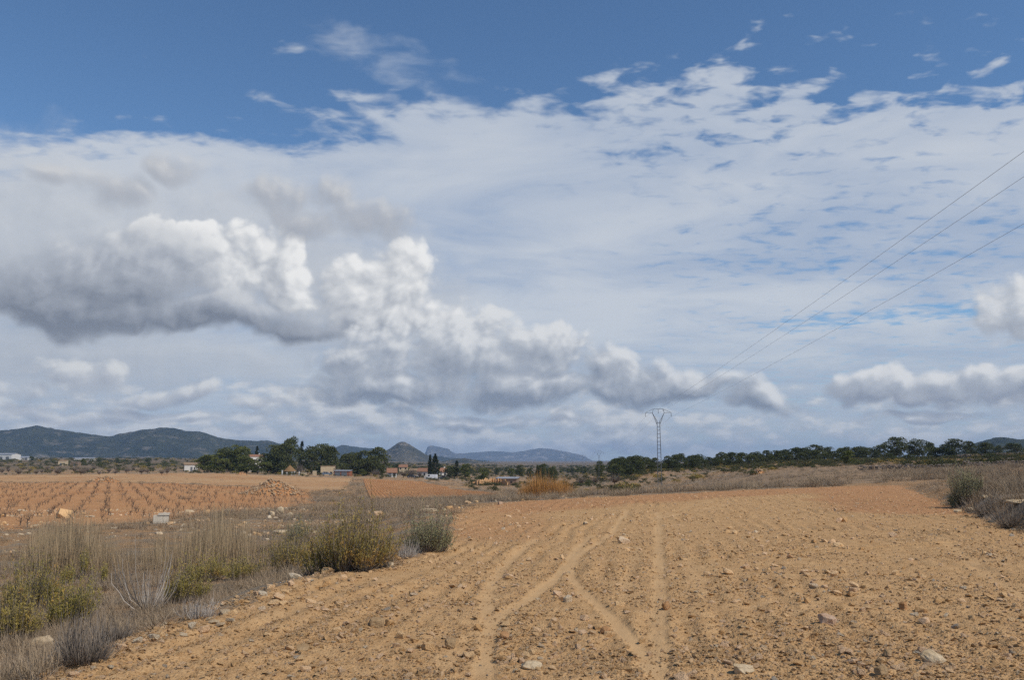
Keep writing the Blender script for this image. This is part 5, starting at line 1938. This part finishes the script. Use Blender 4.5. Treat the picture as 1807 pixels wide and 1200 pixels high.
def wire(label, a, b, sag, rad):
    cu = bpy.data.curves.new('wire', 'CURVE')
    cu.dimensions = '3D'
    cu.bevel_depth = rad
    cu.bevel_resolution = 1
    s = cu.splines.new('POLY')
    N_ = 60
    s.points.add(N_ - 1)
    for i in range(N_):
        t_ = i / (N_ - 1)
        q = a.lerp(b, t_)
        s.points[i].co = (q.x, q.y, q.z - sag * 4 * t_ * (1 - t_), 1)
    cu.materials.append(M['wire'])
    o = link(bpy.data.objects.new('wire', cu))
    me = o.to_mesh()
    me2 = me.copy()
    o.to_mesh_clear()
    bpy.data.objects.remove(o)
    o = link(bpy.data.objects.new('wire', me2))
    tag(o, label, 'wire', 'wires of the power line')


for i, nm in enumerate(('highest', 'middle', 'lowest')):
    wire('%s of the three wires rising to the right from the nearest pylon' % nm, pys[0][i], prev[i], 1.0, .0062)
for i, nm in enumerate(('left', 'centre', 'right')):
    wire('thin wire from the %s insulator of the nearest pylon down to the second pylon' % nm, pys[0][i], pys[1][i], 2.0, .006)
    wire('thin wire from the %s insulator of the second pylon down to the third pylon' % nm, pys[1][i], pys[2][i], 2.0, .012)

# ---------------------------------------------------------------- stone heaps, walls, well
M['heap'] = mat('heaped_earth_stone', f_rock((.36, .225, .12), (.52, .39, .25)))


def heap(label, px_t, D, w, h, n, seed, mats=('stone', 'pale_stone')):
    rg = np.random.default_rng(seed)
    base = at(px_t, D)
    root = empty('stone_heap', base)
    tag(root, label, 'stone heap')
    k = D / F
    W_, H_ = w * k, h * k
    m = 26
    aa, rr_ = np.meshgrid(np.linspace(0, 2 * math.pi, m + 1)[:-1], np.linspace(0, 1, 12))
    def hz_(a, r):
        return H_ * np.clip(1 - r ** 1.25, 0, 1) * (1 + .5 * fbm(np.cos(a) * r * 2.4 + seed, np.sin(a) * r * 2.4, 3, seed)) - .1 * (r > .95)
    X, Y = np.cos(aa) * rr_ * W_ / 2, np.sin(aa) * rr_ * W_ / 2 * .8
    ii = np.arange(m * 12).reshape(12, m)
    q = np.stack([ii[:-1], np.roll(ii, -1, 1)[:-1], np.roll(ii, -1, 1)[1:], ii[1:]], -1).reshape(-1, 4)
    link(bpy.data.objects.new('soil_core', mesh_np('soil_core', np.stack([X.ravel(), Y.ravel(), hz_(aa, rr_).ravel() - .06], 1), q[:, ::-1], M['vine_soil'], True)), root)
    V, Fc, c0 = [], [], 0
    protos = []
    for s in range(6):
        bm = hull_stone(seed * 10 + s, 11)
        bm.verts.index_update()
        protos.append((np.array([v.co[:] for v in bm.verts]), [tuple(v.index for v in f.verts) for f in bm.faces]))
        bm.free()
    for i in range(n):
        a, r = rg.uniform(0, 6.283), rg.uniform(0, 1) ** .6
        s = np.exp(rg.normal(math.log(.26), .4))
        v, f = protos[i % 6]
        c, sn = math.cos(rg.uniform(0, 6)), math.sin(rg.uniform(0, 6))
        v = v @ np.array([[c, sn, 0], [-sn, c, 0], [0, 0, 1]]) * s
        V.append(v + [math.cos(a) * r * W_ / 2, math.sin(a) * r * W_ / 2 * .8, float(hz_(np.array(a), np.array(r))) + s * .1])
        Fc += [tuple(j + c0 for j in q_) for q_ in f]
        c0 += len(v)
    me = bpy.data.meshes.new('heaped_stones')
    me.from_pydata([tuple(v) for v in np.concatenate(V)], [], Fc)
    me.materials.append(M['heap'])
    o = link(bpy.data.objects.new('heaped_stones', me), root)
    o['kind'] = 'stuff'


heap('large heap of stones and red earth at the edge of the vineyard', 480, 128, 112, 24, 1000, 3)
heap('smaller reddish stone heap at the far side of the vineyard', 187, 198, 58, 9, 420, 4)
heap('boulder heap on the right slope beside a dark bush', 1337, 152, 30, 9, 160, 5)
heap('low mound of earth and stones behind the vineyard by the farm', 428, 330, 22, 6, 120, 6)


def dry_wall(label, P, h, seed, sz=.42):
    """dry stone terrace wall of single stones along ground points"""
    rg = np.random.default_rng(seed)
    root = empty('terrace_wall', (P[0][0], P[0][1], tz(*P[0])))
    tag(root, label, 'wall')
    V, Fc, c0 = [], [], 0
    protos = []
    for s in range(6):
        bm = hull_stone(seed * 10 + s, 11)
        bm.verts.index_update()
        protos.append((np.array([v.co[:] for v in bm.verts]), [tuple(v.index for v in f.verts) for f in bm.faces]))
        bm.free()
    for a, b in zip(P[:-1], P[1:]):
        L = math.hypot(b[0] - a[0], b[1] - a[1])
        for i in range(int(L / (sz * .8))):
            t_ = i / (L / (sz * .8))
            x_, y_ = a[0] + (b[0] - a[0]) * t_, a[1] + (b[1] - a[1]) * t_
            z_ = tz(x_, y_)
            hh_ = h * (1 + .6 * float(vnoise(np.array(i * .13), np.array(seed * 1.0), 2)))
            for j in range(max(1, int(hh_ / (sz * .5)))):
                s = sz * rg.uniform(.75, 1.25)
                v, f = protos[rg.integers(0, 6)]
                V.append(v * s + [x_ - root.location.x + rg.normal(0, .06), y_ - root.location.y + rg.normal(0, .08), z_ - root.location.z + (j + .4) * sz * .5])
                Fc += [tuple(q_ + c0 for q_ in ff) for ff in f]
                c0 += len(v)
    me = bpy.data.meshes.new('wall_stones')
    me.from_pydata([tuple(v) for v in np.concatenate(V)], [], Fc)
    me.materials.append(M['wallstone'])
    o = link(bpy.data.objects.new('wall_stones', me), root)
    o['kind'] = 'stuff'


M['wallstone'] = mat('grey_dry_stone', f_rock((.13, .105, .085), (.26, .215, .175)))
G2 = lambda px_t, D: tuple(at(px_t, D)[:2])
dry_wall('low dark dry stone terrace wall running right from the fallow field', [G2(1515, 128), (G2(1600, 122)), G2(1700, 118), G2(1830, 116)], .75, 11)
dry_wall('upper dry stone terrace wall near the right picture edge', [G2(1690, 165), G2(1760, 160), G2(1840, 158)], .9, 12)
dry_wall('farthest terrace wall below the dark pine alone', [G2(1690, 240), G2(1760, 236), G2(1840, 232)], 1.2, 13, .6)

# pale ledge and loose stones on the right bank
for a in [(1795, 889, 44, 7, 'long pale ledge stone on the bank at the right picture edge', 'rock_w', 31), (1738, 880, 12, 6, 'small pale stone on the right bank behind the brush', 'rock_w', 32),
          (1712, 903, 16, 7, 'pale stone at the foot of the right bank', 'rock_w', 33), (1690, 905, 14, 5, 'flat pale stone left of the one at the foot of the right bank', 'rock_w', 34),
          (331, 868 + 40, 12, 8, 'white stone farthest left on the ditch bank behind the reeds', 'rock_w', 35), (494, 907, 14, 11, 'white upright stone on the orange bank left of the shrubs', 'rock_w', 36),
          (478, 912, 12, 9, 'pale stone left of the white upright one on the orange bank', 'rock_w', 37), (512, 911, 12, 6, 'pale flat stone right of the white upright one on the orange bank', 'rock_w', 38),
          (495, 942, 28, 6, 'pale slab over the dark ditch opening', 'rock_w', 39), (757, 903, 34, 5, 'long white slab in the grass behind the rounded shrub', 'rock_w', 40),
          (883, 891, 9, 6, 'small reddish boulder on the far left field corner', 'rock_p', 41), (75, 1140, 34, 14, 'flat layered pale rock beside the lowest left shrub', 'rock_w', 42)]:
    rock(a[0], a[1], a[2], a[3], a[4], M[a[5]], a[6] + 500, random.uniform(-.3, .3), 0)

# white concrete well box behind the reeds
w = empty('well_box', hit(284, 924), R(18))
tag(w, 'white concrete well box standing behind the dry reeds', 'well')
kk = w.location.y / F
a_, h_ = 12 * kk, 14 * kk
m = MB()
for (x0, x1, y0, y1) in ((-a_, a_, -a_ * .8, -a_ * .8 + .12), (-a_, a_, a_ * .8 - .12, a_ * .8), (-a_, -a_ + .12, -a_ * .8 + .122, a_ * .8 - .122), (a_ - .12, a_, -a_ * .8 + .122, a_ * .8 - .122)):
    m.box(x0, x1, y0, y1, -.2, h_)
m.build('wall_body', M['concrete'], w)
MB().box(-a_ * .4, a_ * 1.1, -a_ * .9, a_ * .9, h_ + .003, h_ + .1).build('lid', M['concrete'], w)
MB().box(-a_ - .02, -a_ - .003, -a_ * .5, a_ * .3, .1, h_ * .8).build('hatch', M['shut'], w)

# eroded orange earth bank
eb = []
N_ = 70
for i in range(N_):
    t_ = i / (N_ - 1)
    px_t, D = 828 + 70 * t_, 262 - 6 * math.sin(t_ * 7) + 4 * float(vnoise(np.array(i * .5), np.array(.3), 4))
    p = at(px_t, D)
    hh_ = 2.0 * math.sin(min(1, t_ * 1.6 + .12) * math.pi / 2) * (1 - max(0, t_ - .9) * 6) * (1 + .5 * float(vnoise(np.array(i * .6), np.array(2.3), 5)))
    eb.append([(p.x, p.y - .3, p.z - .3), (p.x, p.y + .1, p.z + hh_ * .6), (p.x, p.y + .5, p.z + hh_), (p.x, p.y + 7, p.z + hh_ * .75), (p.x, p.y + 14, p.z - .4)])
eb = np.array(eb).reshape(-1, 3)
ii = np.arange(N_ * 5).reshape(N_, 5)
o = link(bpy.data.objects.new('earth_bank', mesh_np('earth_bank', eb, np.stack([ii[:-1, :-1], ii[1:, :-1], ii[1:, 1:], ii[:-1, 1:]], -1).reshape(-1, 4), M['ochre'], False)))
tag(o, 'eroded orange earth bank left of the half sunken stone hut', 'earth bank')

# ---------------------------------------------------------------- the air: one even box of haze round everything
hm = bpy.data.materials.new('haze')
hm.use_nodes = True
hn = hm.node_tree
hn.nodes.clear()
ho = hn.nodes.new('ShaderNodeOutputMaterial')
hv = hn.nodes.new('ShaderNodeVolumePrincipled')
hv.inputs['Color'].default_value = (.50, .70, 1.0, 1)
hv.inputs['Density'].default_value = 9.0e-5
hv.inputs['Anisotropy'].default_value = 0.0
hn.links.new(hv.outputs[0], ho.inputs['Volume'])
hz = MB().box(-13500, 13500, -13500, 13500, -40, 215).build('haze', hm)
hz['kind'] = 'stuff'
